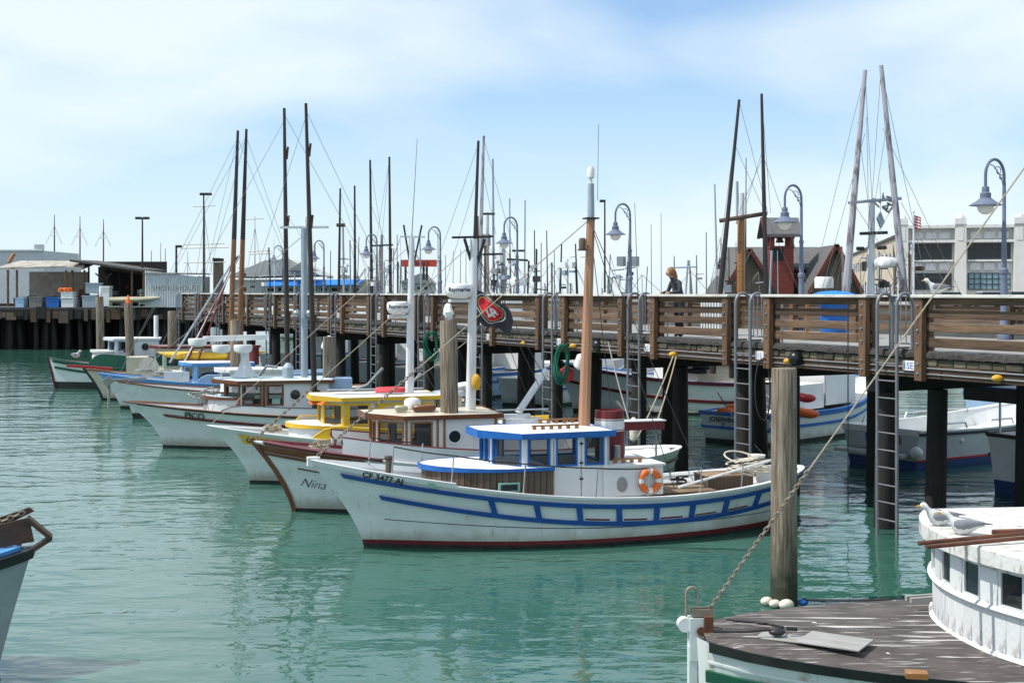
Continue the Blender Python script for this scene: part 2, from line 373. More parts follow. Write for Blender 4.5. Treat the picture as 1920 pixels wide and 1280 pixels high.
k = -2
BD = [(4.538, .165), (4.29, .15), (4.038, .165), (3.772, .18)]
while True:
    a = -.75 + MOD * k; b = a + 3.14           # panel spans a..b, ladder gap b..a+MOD
    if a > PX1 - 3: break
    if b > PX0:
        for x in (a + .1, b - .1):
            p = bbox('rail_post', (.2, .13, 1.56), 'pier_post', pier, (x, .105, CAPZ - .06 - .78), bev=.012)
            put('bolt_heads', bolt_me, p, (0, .066, -(CAPZ - .06 - .78)))
            bbox('rail_post', (.15, .14, 1.03), 'pier_post', pier, (x, -.105, CAPZ - .06 - .515), bev=.012)
        for z, hh in BD:
            bbox('rail_board', (b - a - .02, .05, hh), 'pier_board', pier, ((a + b) / 2, random.uniform(-.006, .006), z + random.uniform(-.012, .012)), (R(random.uniform(-2, 2)), R(random.uniform(-.3, .3)), 0), bev=.008)
        bbox('rail_cap', (b - a + .12, .36, .06), 'rail_cap', pier, ((a + b) / 2, .03, CAPZ - .03), bev=.01)
        # set-back gate across the ladder gap
        g0, g1 = b + .07, a + MOD - .07
        if g0 < PX1 - 1.3:
            g = MB(); n = 9
            g.tube([(g0, -.42, CAPZ - .03), (g1, -.42, CAPZ - .03)], .024, 6); g.tube([(g0, -.42, DECK + .12), (g1, -.42, DECK + .12)], .02, 6)
            for i in range(n):
                x = g0 + (g1 - g0) * i / (n - 1); g.tube([(x, -.42, DECK + (.0 if i in (0, n - 1) else .12)), (x, -.42, CAPZ - .03)], .024 if i in (0, n - 1) else .012, 6)
            g.build('gate', 'steel', pier)
            LADS.append(((g0 + g1) / 2, k))
    k += 1
# far railing
s = PX0; i = 0
while s < PX1 - 1:
    e = min(s + 2.6, PX1)
    bbox('far_rail_post', (.15, .15, 1.04), 'pier_post', pier, (s + .1, -PWID + .12, DECK + .51), bev=0)
    for z, hh in BD[:]:
        bbox('far_rail_board', (e - s - .02, .045, hh), 'pier_board', pier, ((s + e) / 2, -PWID + .02, z), bev=0)
    bbox('far_rail_cap', (e - s, .3, .06), 'rail_cap', pier, ((s + e) / 2, -PWID + .08, CAPZ - .045), bev=0)
    s = e
# pile bents
random.seed(11)
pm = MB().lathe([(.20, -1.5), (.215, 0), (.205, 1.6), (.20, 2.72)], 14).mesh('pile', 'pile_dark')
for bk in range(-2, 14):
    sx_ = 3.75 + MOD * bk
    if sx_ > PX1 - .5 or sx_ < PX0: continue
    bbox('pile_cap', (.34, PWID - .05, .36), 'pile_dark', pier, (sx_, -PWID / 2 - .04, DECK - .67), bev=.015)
    for yy in (-.42, -1.75, -4.4):
        o = put('pile', pm, pier, (sx_ + random.uniform(-.05, .05), yy, 0), (R(random.uniform(-1.6, 1.6)), R(random.uniform(-1.6, 1.6)), 0))
    if False:
        MB().span((sx_, -.6, .9), (sx_, -4.4, 2.6), .09, .2).build('cross_brace', 'pile_dark', pier)
st_ = MB()
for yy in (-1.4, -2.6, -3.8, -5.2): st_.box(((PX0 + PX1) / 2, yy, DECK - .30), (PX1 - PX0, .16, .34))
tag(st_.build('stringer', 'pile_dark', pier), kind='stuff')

# ---------------------------------------------------------------- steel ladders in every gap
ORD = ['first', 'second', 'third', 'fourth', 'fifth', 'sixth', 'seventh', 'eighth', 'ninth', 'tenth', 'eleventh', 'twelfth', 'thirteenth', 'fourteenth']
def make_ladder():
    t = thing('ladder', '', 'ladder', (0, 0, 0), PA, 'steel ladders down the pier face')
    for sx_ in (-.26, .26):
        pts = [(sx_, .2, -.9), (sx_, .2, 4.3)] + [(sx_, -.0 + .2 * math.cos(a), 4.47 + .21 * math.sin(a)) for a in [math.pi * i / 8 for i in range(9)]] + [(sx_, -.2, DECK)]
        MB().tube(pts, .034, 8).build('stringer', 'ladder_grey', t)
        MB().span((sx_, .2, DECK + .06), (sx_, -.1, DECK + .06), .06, .04).build('bracket', 'ladder_grey', t)
    z = -.35
    while z < 3.5:
        MB().tube([(-.26, .2, z), (.26, .2, z)], .016, 6).build('rung', 'ladder_grey', t); z += .335
    return t
lad0 = None; n = 0
vis = [l for l in LADS if l[0] > 0]
for i, (sx_, k) in enumerate(vis):
    t = lad0 if lad0 and i == 0 else (copy_tree(lad0) if lad0 else make_ladder())
    if lad0 is None: lad0 = t
    t.location = PW(sx_, 0.02, 0)
    t['label'] = f'grey steel ladder with hooped handrails on the pier, {ORD[i]} from the right' if i < 14 else 'grey steel ladder at the far end of the pier'
# berth plates
for i, (sx_, k) in enumerate(vis[:5]):
    o = bbox('berth_sign', (.30, .012, .19), 'plastic_white', None, PW(sx_ - .62 + .2, .085, DECK - .27), (0, 0, PA), bev=.003)
    tag(o, f'small white berth number plate beside the {ORD[i]} ladder from the right', 'sign', 'berth plates')
    flat_text('lettering', '15E' if i == 0 else '15', .17, 'blue', o, (.125 if i == 0 else .09, .009, -.06), (R(90), 0, R(180)))

# ---------------------------------------------------------------- lamp posts on the far edge of the pier
def make_lamp():
    t = thing('lamp_post', '', 'street lamp', (0, 0, 0), PA, 'gooseneck lamps along the pier')
    MB().lathe([(.16, 0), (.16, .12), (.11, .2), (.10, .5), (.085, .55), (.078, 1.55), (.10, 1.57), (.10, 1.66), (.066, 1.70), (.056, 2.55), (.072, 2.57), (.072, 2.62), (.046, 2.66), (.042, 3.72)], 14).build('pole', 'lamp_blue', t)
    r = .31; pts = [(0, 0, 3.68)] + [(0, r - r * math.cos(a), 3.86 + (r + .08) * math.sin(a)) for a in [math.pi * i / 14 for i in range(15)]] + [(0, 2 * r, 3.55)]
    MB().tube(pts, .036, 10).build('neck', 'lamp_blue', t)
    sc = MB()
    def spiral(cy, cz, r0, a0, turns, sgn):
        return [(0, cy + r0 * (1 - .7 * q) * math.cos(a0 + sgn * q * turns), cz + r0 * (1 - .7 * q) * math.sin(a0 + sgn * q * turns)) for q in [j / 18 for j in range(19)]]
    sc.tube(spiral(.20, 3.98, .12, R(20), 7, 1), .011, 6); sc.tube(spiral(.10, 3.83, .085, R(200), 7, -1), .011, 6)
    sc.tube([(0, .02, 3.62), (0, .07, 3.75), (0, .14, 3.88), (0, .26, 4.0), (0, .36, 4.10), (0, .46, 4.12)], .012, 6); sc.build('scroll', 'lamp_blue', t)
    sh = MB(); sh.lathe([(.07, 3.60), (.085, 3.56), (.085, 3.47), (.125, 3.44), (.125, 3.33), (.16, 3.30), (.24, 3.24), (.36, 3.165), (.36, 3.15), (.22, 3.22), (.1, 3.27)], 32, (0, 2 * r, 0), scal=lambda i, k: 1 + (.028 * (1 if k % 2 else -1) if i in (7, 8) else 0))
    sh.build('lamp_shade', 'lamp_blue', t)
    MB().ball((0, 2 * r, 3.12), .19, 16, 10, (1, 1, .95)).build('globe', 'globe', t)
    return t
lamp0 = make_lamp()
for i, d in enumerate((30.3, 37.6, 45.5, 53.6, 61.4, 69.2, 77.6, 86.0)):
    t = lamp0 if i == 0 else copy_tree(lamp0)
    xx = (11.65, 8.5, 4.2, .22, -3.44, -7.3, -11.4, -15.4)[i]
    t.location = (xx, d, DECK)
    t['label'] = f'blue-grey gooseneck lamp with white globe over the pier, {ORD[i]} from the right'

# ---------------------------------------------------------------- free-standing mooring piles
def mooring_pile(x, ytop, d, wpx, label, lean=(0, 0), cut=0):
    c = P(x, ytop, d); r = wpx / F * d / 2; t = thing('mooring_pile', label, 'pile', (c.x, d, 0), random.uniform(0, 6), 'timber mooring piles')
    t.rotation_euler = (lean[0], lean[1], 0)
    h = c.z; pr = [(r * 1.06, -1.5), (r * 1.05, 0), (r * 1.02, h * .4), (r, h * .8), (r * .985, h - .03), (r * .93, h)]
    b = MB(); random.seed(int(x))
    ph = [random.uniform(.96, 1.04) for _ in range(20)]
    b.lathe(pr, 20, scal=lambda i, k: ph[k]); b.build('shaft', 'pile_wood', t, sharp=50)
    return t
mooring_pile(1470, 690, 19.3, 47, 'tall thick timber pile standing in front of the blue and white boat stern')
p845 = mooring_pile(845, 601, 27.9, 33, 'weathered timber pile with plastic bag on top between white boats', (0, R(-.6)))
mooring_pile(617, 631, 40.0, 23, 'flat-topped tan timber pile behind the yellow boat cabin')
mooring_pile(323, 583, 56, 17, 'timber pile in front of the yellow kayak')
mooring_pile(247, 568, 60, 15.5, 'leaning timber pile carrying an orange traffic cone', (0, R(-2.2)))
mooring_pile(190, 556, 66, 14, 'pale timber pile behind the green boat with white cap block', (0, R(-1.2)))
mooring_pile(441, 600, 50, 19, 'timber pile with fluted wrapped top behind the white radar stand')
# things sitting on the piles
c = P(241, 568, 60); t = thing('traffic_cone', 'small orange traffic cone on top of a leaning pile', 'cone', (c.x - .02, 60, c.z))
MB().lathe([(.14, .02), (.12, .03), (.03, .36), (.02, .37)], 14).build('cone_body', 'orange', t); MB().box((0, 0, .012), (.32, .32, .025)).build('cone_base', 'orange', t)
c = P(841, 601, 27.9); b = MB(); random.seed(5)
b.ball((0, 0, .17), .15, 12, 9, (.75, .75, 1.25))
b.v = [(p[0] + random.uniform(-.03, .03), p[1] + random.uniform(-.03, .03), p[2] + random.uniform(-.02, .03)) for p in b.v]
o = b.build('plastic_bag', 'plastic_white', None, (c.x, 27.9, c.z - .0), sharp=20); tag(o, 'crumpled white plastic bag tied on top of a pile', 'bag')
c = P(189, 556, 66); o = MB().lathe([(.09, 0), (.08, .5), (.06, .53)], 10).build('cap_block', 'white_worn', None, (c.x, 66, c.z)); tag(o, 'small white post block standing on the leftmost pile top', 'block')
# ---------------------------------------------------------------- boats
class Hull:
    def __init__(s, Lw, B, zb, zm, zs, oh=.9, st=.3, stern='canoe', rake=1.4, flare=1.5, blunt=.75, tm=.62):
        s.L = Lw; s.B = B; s.zb = zb; s.zm = zm; s.zs = zs; s.oh = oh; s.st = st; s.stern = stern; s.rake = rake; s.flare = flare; s.blunt = blunt; s.tm = tm
    def sheer(s, t):
        m = s.tm
        return s.zm + (s.zb - s.zm) * (max(0, m - t) / m) ** 1.9 + (s.zs - s.zm) * (max(0, t - m) / (1 - m)) ** 2
    def y(s, t, z):
        q = max(0, 1 - t / .5) if t < .5 else (t - .5) / .5
        if t < .5: ps = (1 - q * q) ** s.blunt; pw = .93 * (1 - q * q) ** 1.2
        elif s.stern == 'canoe': ps = max(0, 1 - q ** 3.0) ** .62; pw = .93 * max(0, 1 - q ** 2.2) ** .85
        else: ps = 1 - .16 * q * q; pw = .93 - .2 * q * q
        g = max(0, z) / s.sheer(t)
        y = pw + (ps - pw) * min(g, 1.15) ** s.flare
        if z < 0: y *= max(.0, 1 - (-z / .7) ** 2)
        return y * s.B / 2
    def p(s, t, z, side=-1, off=0.0):
        zz = max(z, -.5)
        xs = -s.oh * (max(zz, 0) / s.zb) ** s.rake + (.25 * -min(zz, 0)); xe = s.L + s.st * max(zz, 0) / s.zs
        y = s.y(t, z)
        v = Vector((xs + t * (xe - xs), side * y, z))
        if off:
            e = .004; t2 = min(1, t + e); t1 = max(0, t - e)
            dx = (xs + t2 * (xe - xs)) - (xs + t1 * (xe - xs)); dy = s.y(t2, z) - s.y(t1, z)
            nrm = Vector((-dy, side * dx, 0)).normalized()
            v += nrm * off
        return v
    def ts(s, t0, t1, n):               # stations packed towards the ends
        a = [t0 + (t1 - t0) * i / n for i in range(n + 1)]
        if t0 == 0: a = [0, .006, .015, .03, .05] + [x for x in a if x > .06]
        if t1 == 1 and s.stern == 'canoe': a = [x for x in a if x < .93] + [.94, .96, .975, .987, .995, 1]
        return a
    def band(s, zlo, zhi, off=0.0, nz=8, t0=0, t1=1, sides=(-1, 1), n=34):
        b = MB(); ts = s.ts(t0, t1, n)
        for sd in sides:
            o = len(b.v)
            for t in ts:
                a = zlo(t) if callable(zlo) else zlo; c = zhi(t) if callable(zhi) else zhi
                for j in range(nz + 1): b.v.append(tuple(s.p(t, a + (c - a) * j / nz, sd, off)))
            for i in range(len(ts) - 1):
                for j in range(nz):
                    q = o + i * (nz + 1) + j; b.f.append((q, q + nz + 1, q + nz + 2, q + 1))
        if s.stern != 'canoe' and t1 == 1 and len(sides) == 2:
            a = zlo(1) if callable(zlo) else zlo; c = zhi(1) if callable(zhi) else zhi; o = len(b.v)
            for j in range(nz + 1):
                z = a + (c - a) * j / nz; b.v.append(tuple(s.p(1, z, -1, off))); b.v.append(tuple(s.p(1, z, 1, off)))
            for j in range(nz): b.f.append((o + 2 * j, o + 2 * j + 1, o + 2 * j + 3, o + 2 * j + 2))
        return b
    def strip(s, lo, hi, off=.035, t0=0, t1=1, sides=(-1, 1), inn=-.01, n=34):   # lo/hi: heights relative to the sheer, or callables
        b = MB(); ts = s.ts(t0, t1, n)
        fl = lo if callable(lo) else (lambda t: s.sheer(t) + lo); fh = hi if callable(hi) else (lambda t: s.sheer(t) + hi)
        for sd in sides:
            o = len(b.v)
            for t in ts:
                a, c = fl(t), fh(t)
                for z, f in ((a, inn), (a, off), (c, off), (c, inn)): b.v.append(tuple(s.p(t, z, sd, f)))
            for i in range(len(ts) - 1):
                for j in range(4):
                    q = o + i * 4; j2 = (j + 1) % 4; b.f.append((q + j, q + 4 + j, q + 4 + j2, q + j2))
            m = o + (len(ts) - 1) * 4; b.f += [(o, o + 1, o + 2, o + 3), (m + 3, m + 2, m + 1, m)]
        return b
    def deck(s, dz, inset=.03, t0=.02, t1=.985, camber=.03, n=30):
        b = MB(); ts = [t0 + (t1 - t0) * i / n for i in range(n + 1)]; k = 8
        for t in ts:
            z = s.sheer(t) - dz if not callable(dz) else dz(t)
            pr = s.p(t, z, -1); w = max(.01, abs(pr.y) - inset)
            for j in range(k + 1):
                f = -1 + 2 * j / k; b.v.append((pr.x, w * f, z + camber * (1 - f * f)))
        for i in range(n):
            for j in range(k): q = i * (k + 1) + j; b.f.append((q, q + k + 1, q + k + 2, q + 1))
        return b
    def text(s, txt, size, t0, dz, mat, parent, shear=0, bold=0, side=-1, off=.012, slope=1, name='lettering'):
        mb = text_mb(txt, size, shear, bold); Lf = s.L + s.oh
        x0 = s.p(t0, s.sheer(t0) + dz).x; out = []
        for p in mb.v:
            z = s.sheer(t0 + slope * p[0] / Lf) + dz + p[1]
            a = s.p(0, z).x; b = s.p(1, z).x; t = min(.99, max(.004, (x0 + p[0] - a) / (b - a)))
            out.append(tuple(s.p(t, z, side, off)))
        mb.v = out
        return mb.build(name, mat, parent)

def add_hull(root, H, hull='hull_white', bottom='bottom_black', boot=None, wl=.07, cap='white', deckm='white_worn', bul=.26, stem=None, stripes=(), capw=.035):
    H.band(-.5, wl, 0, 5).build('bottom_paint', bottom, root)
    z0 = wl
    if boot: H.band(wl, wl + .075, .003, 2).build('boot_stripe', boot, root); z0 = wl + .07
    H.band(z0, H.sheer, 0, 12).build('hull', hull, root)
    H.band(lambda t: H.sheer(t) - bul, H.sheer, -.05, 2, .015, .99).build('bulwark', 'white', root)
    H.strip(-.03, .018, capw, .0, 1, inn=-.075).build('gunwale', cap, root)
    H.deck(bul).build('deck', deckm, root)
    if stem:
        b = MB()
        pts = [H.p(0, z, -1) for z in [-.35, -.1, .1, .3, .6, .9, 1.2, H.zb, H.zb + .06] if z <= H.zb + .07]
        for p0, p1 in zip(pts, pts[1:]): b.span(p0 + Vector((-.02, 0, 0)), p1 + Vector((-.02, 0, 0)), .09, .1)
        b.build('stem', stem, root)
    for (lo, hi, off, t0, t1, mt) in stripes: H.strip(lo, hi, off, t0, t1).build('rub_rail', mt, root)

def wall(root, p0, p1, z0, z1, mat, wins=(), th=.045, frame='blue', fw=.035, name='cabin_wall', pane='glass'):
    # p0->p1 run left to right seen from outside; wins: (u0, u1, v0, v1) metres along / up
    p0 = Vector((*p0, 0)); p1 = Vector((*p1, 0)); Lw = (p1 - p0).length; d = (p1 - p0) / Lw; a = math.atan2(d.y, d.x)
    o = bpy.data.objects.new(name, None)
    b = MB(); xs = 0
    def bx(u0, u1, v0, v1):
        if u1 - u0 > .002 and v1 - v0 > .002: b.box(((u0 + u1) / 2, th / 2, (v0 + v1) / 2), (u1 - u0, th, v1 - v0))
    for (u0, u1, v0, v1) in sorted(wins):
        bx(xs, u0, z0, z1); bx(u0, u1, z0, v0); bx(u0, u1, v1, z1); xs = u1
    bx(xs, Lw, z0, z1)
    w = b.build(name, mat, root, p0, (0, 0, a))
    for (u0, u1, v0, v1) in wins:
        f = MB(); e = .012
        for (x0, x1, y0, y1) in ((u0 - fw * .4, u1 + fw * .4, v0 - fw * .4, v0 + fw * .6), (u0 - fw * .4, u1 + fw * .4, v1 - fw * .6, v1 + fw * .4), (u0 - fw * .4, u0 + fw * .6, v0 + fw * .6, v1 - fw * .6), (u1 - fw * .6, u1 + fw * .4, v0 + fw * .6, v1 - fw * .6)):
            f.box(((x0 + x1) / 2, th / 2 - e / 2, (y0 + y1) / 2), (x1 - x0, th + e + .006, y1 - y0))
        fo = f.build('window', frame, root, p0, (0, 0, a))
        MB().box(((u0 + u1) / 2, th * .55, (v0 + v1) / 2), (u1 - u0, .006, v1 - v0)).build('pane', pane, fo)
    return w
def porthole(root, p0, p1, u, z, r, ring='white', glass='glass_dark'):
    p0 = Vector((*p0, 0)); p1 = Vector((*p1, 0)); d = (p1 - p0).normalized(); a = math.atan2(d.y, d.x)
    f = MB(); f.tube([(u + r * math.cos(k * math.pi / 10), -.006, z + r * math.sin(k * math.pi / 10)) for k in range(21)], .022, 6)
    fo = f.build('porthole', ring, root, p0, (0, 0, a))
    g = MB(); g.v = [(u + r * math.cos(k * math.pi / 10), -.006, z + r * math.sin(k * math.pi / 10)) for k in range(20)]; g.f = [tuple(range(20))]
    g.build('pane', glass, fo)

def roof(root, out, z, th, over, top='roof_white', trim='blue', camber=.06, trim_h=.09, visor=.12):
    c = Vector((sum(p[0] for p in out) / len(out), sum(p[1] for p in out) / len(out)))
    n = len(out); xmin = min(p[0] for p in out)
    o2 = []
    for p in out:
        v = Vector(p) - c; k = 1 + over / v.length
        q = c + v * k
        if p[0] < xmin + .5: q.x -= visor * (1 - (p[0] - xmin) / .5)
        o2.append((q.x, q.y))
    b = MB(); o = 0
    hw = max(abs(p[1]) for p in o2)
    def zz(q): return z + th + camber * (1 - (q[1] / hw) ** 2)
    rings = [[(c.x + (p[0] - c.x) * k, c.y + (p[1] - c.y) * k) for p in o2] for k in (.985, .66, .33)]
    b.v = [(*p, z + .004) for p in rings[0]]
    for rg in rings: b.v += [(*p, zz(p)) for p in rg]
    b.v.append((c.x, c.y, zz((c.x, c.y))))
    b.f.append(tuple(reversed(range(n))))
    for r in range(3):
        for i in range(n): k = (i + 1) % n; b.f.append((r * n + i, r * n + k, (r + 1) * n + k, (r + 1) * n + i))
    for i in range(n): b.f.append((3 * n + i, 3 * n + (i + 1) % n, 4 * n))
    b.build('roof', top, root, sharp=25)
    t = MB(); inner = [(c.x + (p[0] - c.x) * .98, c.y + (p[1] - c.y) * .98) for p in o2]
    t.v = [(*p, z - trim_h + th + .01) for p in o2] + [(*p, zz(p) + .012) for p in o2] + [(*p, zz(p) + .012) for p in inner] + [(*p, z - trim_h + th + .01) for p in inner]
    for i in range(n):
        k = (i + 1) % n
        for r in range(4): r2 = (r + 1) % 4; t.f.append((r * n + i, r * n + k, r2 * n + k, r2 * n + i))
    t.build('roof_trim', trim, root)
    return o2

def house(root, x0, x1, hw, z0, z1, wallm='white', frame='blue', top='roof_white', trim='blue', nose=.5, chamf=.38, wv=(.32, .08), side=(), front=2, over=.1, frontm=None, fwins=True, visor=.14, trim_h=.09, pane='glass', inner=True, fw=.035):
    # wheelhouse: front facet, two diagonal facets, sides and back; side: list of (kind, a, b, ...) measured from the front corner
    v0, v1 = z1 - wv[0] - wv[1], z1 - wv[1]
    A, B_, Cc, D = (x0, -hw * nose), (x0 + chamf, -hw), (x1, -hw), (x1, hw); E, Fp = (x0 + chamf, hw), (x0, hw * nose)
    fm = frontm or wallm
    def fac(p, q, n):
        Lw = math.dist(p, q); g = .05; w = (Lw - g * (n + 1)) / n
        return [(g + i * (w + g), g + i * (w + g) + w, v0, v1) for i in range(n)] if fwins else []
    wall(root, Fp, A, z0, z1, fm, fac(Fp, A, front), frame=frame, pane=pane, fw=fw); wall(root, A, B_, z0, z1, fm, fac(A, B_, 1), frame=frame, pane=pane, fw=fw); wall(root, E, Fp, z0, z1, fm, fac(E, Fp, 1), frame=frame, pane=pane, fw=fw)
    Ls = x1 - x0 - chamf
    near = [(u0, u1, v0 + dv, v1) for (kd, u0, u1, dv) in side if kd == 'w']
    far = [(Ls - u1, Ls - u0, a, b) for (u0, u1, a, b) in near]
    wall(root, B_, Cc, z0, z1, wallm, near, frame=frame, pane=pane, fw=fw); wall(root, D, E, z0, z1, wallm, far, frame=frame, pane=pane, fw=fw)
    for (kd, u, r, dv) in side:
        if kd == 'o': porthole(root, B_, Cc, u, (v0 + v1) / 2 + dv, r)
    wall(root, Cc, D, z0, z1, wallm, [(hw * .5, hw * 1.5, v0, v1)], frame=frame, pane=pane, fw=fw)
    if inner: MB().box(((x0 + x1) / 2 + .1, 0, z0 + .2), ((x1 - x0) * .55, hw * 1.2, .4)).build('wheel_desk', 'interior', root)
    return roof(root, [A, B_, Cc, D, E, Fp], z1, .035, over, top, trim, visor=visor, trim_h=trim_h)

def trunk(root, x0, x1, hw, z0, z1, side='white', top='roof_white', trim='blue', staves=0, over=.05, nose=.12, n=9, trim_h=.07):
    # low cabin trunk with a rounded front
    out = []
    for i in range(n + 1):
        a = math.pi * (.5 + i / n); out.append((x0 + (x1 - x0) * .62 * (1 - abs(math.cos(a)) ** 1.3), math.sin(a) * hw))
    out = [(p[0], p[1]) for p in out] + [(x1, -hw), (x1, hw)]
    if staves:
        bodyo = [(p[0] + .015, p[1] * .97) for p in out]
        MB().prism(bodyo, z0, z1 - .01).build('trunk_core', 'interior', root)
        loop = list(zip(out, out[1:] + out[:1])); acc = 0
        for a, b in loop:
            Ld = math.dist(a, b); m = max(1, round(Ld / .115)); ang = math.atan2(b[1] - a[1], b[0] - a[0])
            for i in range(m):
                f = (i + .5) / m; bbox('stave', (round(Ld / m, 3) - .008, .03, z1 - z0 - .01), side, root, (a[0] + (b[0] - a[0]) * f, a[1] + (b[1] - a[1]) * f, (z0 + z1) / 2), (0, 0, ang), bev=.006)
    else:
        MB().prism(out, z0, z1).build('trunk', side, root)
    return roof(root, out, z1, .03, over, top, trim, camber=.05, trim_h=trim_h, visor=.04)

def washboard(root, H, t0, t1, h, mat, trim, scroll=None, sides=(-1, 1), off=-.02):
    # raised side boards above the gunwale
    def top(t):
        f = (t - t0) / (t1 - t0); r = min(1, f / .10) if f < .1 else 1
        return H.sheer(t) + .018 + h * (math.sin(r * math.pi / 2) ** .7 if scroll is None else 1) 
    for sd in sides:
        b = MB(); n = 26; o = 0
        for i in range(n + 1):
            t = t0 + (t1 - t0) * i / n; a, c = H.sheer(t) + .012, max(H.sheer(t) + .03, top(t)); pr = H.p(t, H.sheer(t), sd, off); pn = H.p(t, H.sheer(t), sd, off - .035)
            for (q, z) in ((pr, a), (pr, c), (pn, c), (pn, a)): b.v.append((q.x, q.y, z))
        for i in range(n):
            for j in range(4): q = i * 4; j2 = (j + 1) % 4; b.f.append((q + j, q + 4 + j, q + 4 + j2, q + j2))
        b.f += [(0, 1, 2, 3), (n * 4 + 3, n * 4 + 2, n * 4 + 1, n * 4)]
        w = b.build('washboard', mat, root)
        tr = MB(); pts = [Vector(((b.v[i * 4 + 1][0] + b.v[i * 4 + 2][0]) / 2, (b.v[i * 4 + 1][1] + b.v[i * 4 + 2][1]) / 2, b.v[i * 4 + 1][2] + .008)) for i in range(n + 1)]
        if scroll:
            p0 = pts[0]; pts = [p0 + Vector((.06, 0, -h)), p0 + Vector((.10, 0, -h * .75)), p0 + Vector((.02, 0, -h * .5)), p0 + Vector((-.02, 0, -h * .25))] + pts
        tr.tube(pts, .022, 6); tr.build('washboard_trim', trim, root)

def mast(root, x, y, z0, z1, r0, r1, mat, lean=0, name='mast', parts=None):
    return MB().tube([(x, y, z0), (x + lean * .5, y, (z0 + z1) / 2), (x + lean, y, z1)], [r0, (r0 + r1) / 2, r1], 12).build(name, mat, root)
def stay(root, a, b, r=.009, mat='wire', drop=0.0, name='stay', n=6):
    return MB().tube(sag(a, b, n if drop else 1, drop), r, 5).build(name, mat, root)
def chain(root, a, b, link=.085, r=.011, mat='chain', name='chain'):
    a = Vector(a); b = Vector(b); n = max(2, int((b - a).length / (link * .72))); mb = MB(); d = (b - a).normalized()
    x = d.cross(Vector((0, 0, 1))).normalized(); y = x.cross(d)
    for i in range(n):
        c = a.lerp(b, (i + .5) / n); u = x if i % 2 else y
        pts = [c + d * (link * .5 * math.cos(k * math.pi / 4)) + u * (link * .3 * math.sin(k * math.pi / 4)) for k in range(9)]
        mb.tube(pts, r, 5, cap=False)
    return mb.build(name, mat, root)
def radar(root, x, y, z, r, arm=True, txt='Raymarine', tsz=.13, mat='plastic_white'):
    o = MB().lathe([(r * .55, z - .14), (r * .85, z - .09), (r, z), (r * 1.0, z + .12), (r * .93, z + .17), (r * .6, z + .19)], 26, (x, y, 0)).build('radar', mat, root)
    if txt:
        mb = text_mb(txt, tsz, 0, .003, 'CENTER'); out = []
        for p in mb.v:
            a = -math.pi / 2 + p[0] / r - .15; out.append((x + (r + .006) * math.cos(a), y + (r + .006) * math.sin(a), z + .02 + p[1]))
        mb.v = out; mb.build('lettering', 'ink', o)
    return o
def boat(name, label, px, py, rz, **kw):
    w = WP(px, py); return thing(name, label, 'boat', (w.x, w.y, 0), R(rz), kw.get('group', 'fishing boats moored in front of the pier'))
def stanchions(root, H, ts, h=.62, line='rope_black', sides=(-1,), dz=0):
    for sd in sides:
        tops = []
        for t in ts:
            p = H.p(t, H.sheer(t), sd, -.03); q = p + Vector((.04, 0, h)); tops.append(q)
            MB().tube([p, q], .014, 6).build('stanchion', 'chrome', root)
        b = MB()
        for a, c in zip(tops, tops[1:]): b.tube(sag(a, c, 4, .015), .013, 5)
        b.build('lifeline', line, root)
    return tops
def rope_pile(b, c, r, n, rr=.016, seed=1, fl=.35):
    random.seed(seed)
    for k in range(n):
        cx, cy = c[0] + random.uniform(-r, r) * .5, c[1] + random.uniform(-r, r) * .5; q = r * random.uniform(.45, .95); ph = random.uniform(0, 6); tl = random.uniform(-fl, fl)
        b.tube([(cx + q * math.cos(ph + a), cy + q * .8 * math.sin(ph + a), c[2] + .03 + .02 * k + abs(tl) * q * (1 + math.sin(a))) for a in [j * .42 for j in range(15)]], rr, 5)
    return b

# ======== the blue and white boat in front
B1 = boat('fishing_boat', 'white fishing boat with bright blue trim, red funnel and tan mast', 682, 1025, 17.6)
H1 = Hull(8.75, 2.75, 1.6, .86, 1.12, oh=.98, st=.38)
add_hull(B1, H1, boot='maroon', cap='white', deckm='white_worn', bul=.30)
for lo, hi in ((-.19, -.105), (-.515, -.43)):
    t0 = .035 if lo > -.3 else .075
    H1.strip(lo, hi, .045, t0, 1).build('rub_rail', 'blue_shaded', B1)
for i in range(9):
    t = .265 + i * .083
    for sd in (-1, 1): H1.strip(lambda t_: H1.sheer(t_) - .43, lambda t_: H1.sheer(t_) - .19, .043, t, t + .011, sides=(sd,), n=2).build('rail_bracket', 'blue_shaded', B1)
random.seed(2)
for i in range(2, 7):                                   # dark freeing-port slots between the rails, with rust and timber showing
    t = .265 + i * .083 + .016
    H1.strip(lambda t_: H1.sheer(t_) - .415, lambda t_: H1.sheer(t_) - .385, .006, t, t + .052, sides=(-1,), n=4).build('freeing_port', random.choice(['maroon', 'rust', 'black']), B1)
H1.strip(lambda t: .34 + .62 * max(0, .5 - t) ** 1.4, lambda t: .352 + .62 * max(0, .5 - t) ** 1.4, .006, .06, 1, n=40).build('waterway_line', 'ink', B1)
H1.text('CF 3477 AJ', .15, .068, -.082, 'ink', B1, bold=.004, slope=1, off=.045)
H1.strip(lambda t: H1.sheer(t) - .08, lambda t: H1.sheer(t) + .02, .042, .172, .184, sides=(-1,), n=2).build('permit_sticker', 'mint', B1)
H1.strip(0.0, .075, .03, .0, .22, inn=-.06).build('bow_rail', 'white', B1)
MB().box((-.93, 0, 1.62), (.22, .16, .16)).build('stem_head', 'white_worn', B1)
MB().lathe([(.07, 1.2), (.07, 1.62), (.085, 1.63), (.085, 1.68)], 10, (.45, -.12, 0)).build('bitt', 'stave_wood', B1)
trunk(B1, 1.12, 3.35, .98, .82, 1.42, side='stave_wood', staves=1, trim_h=.055)
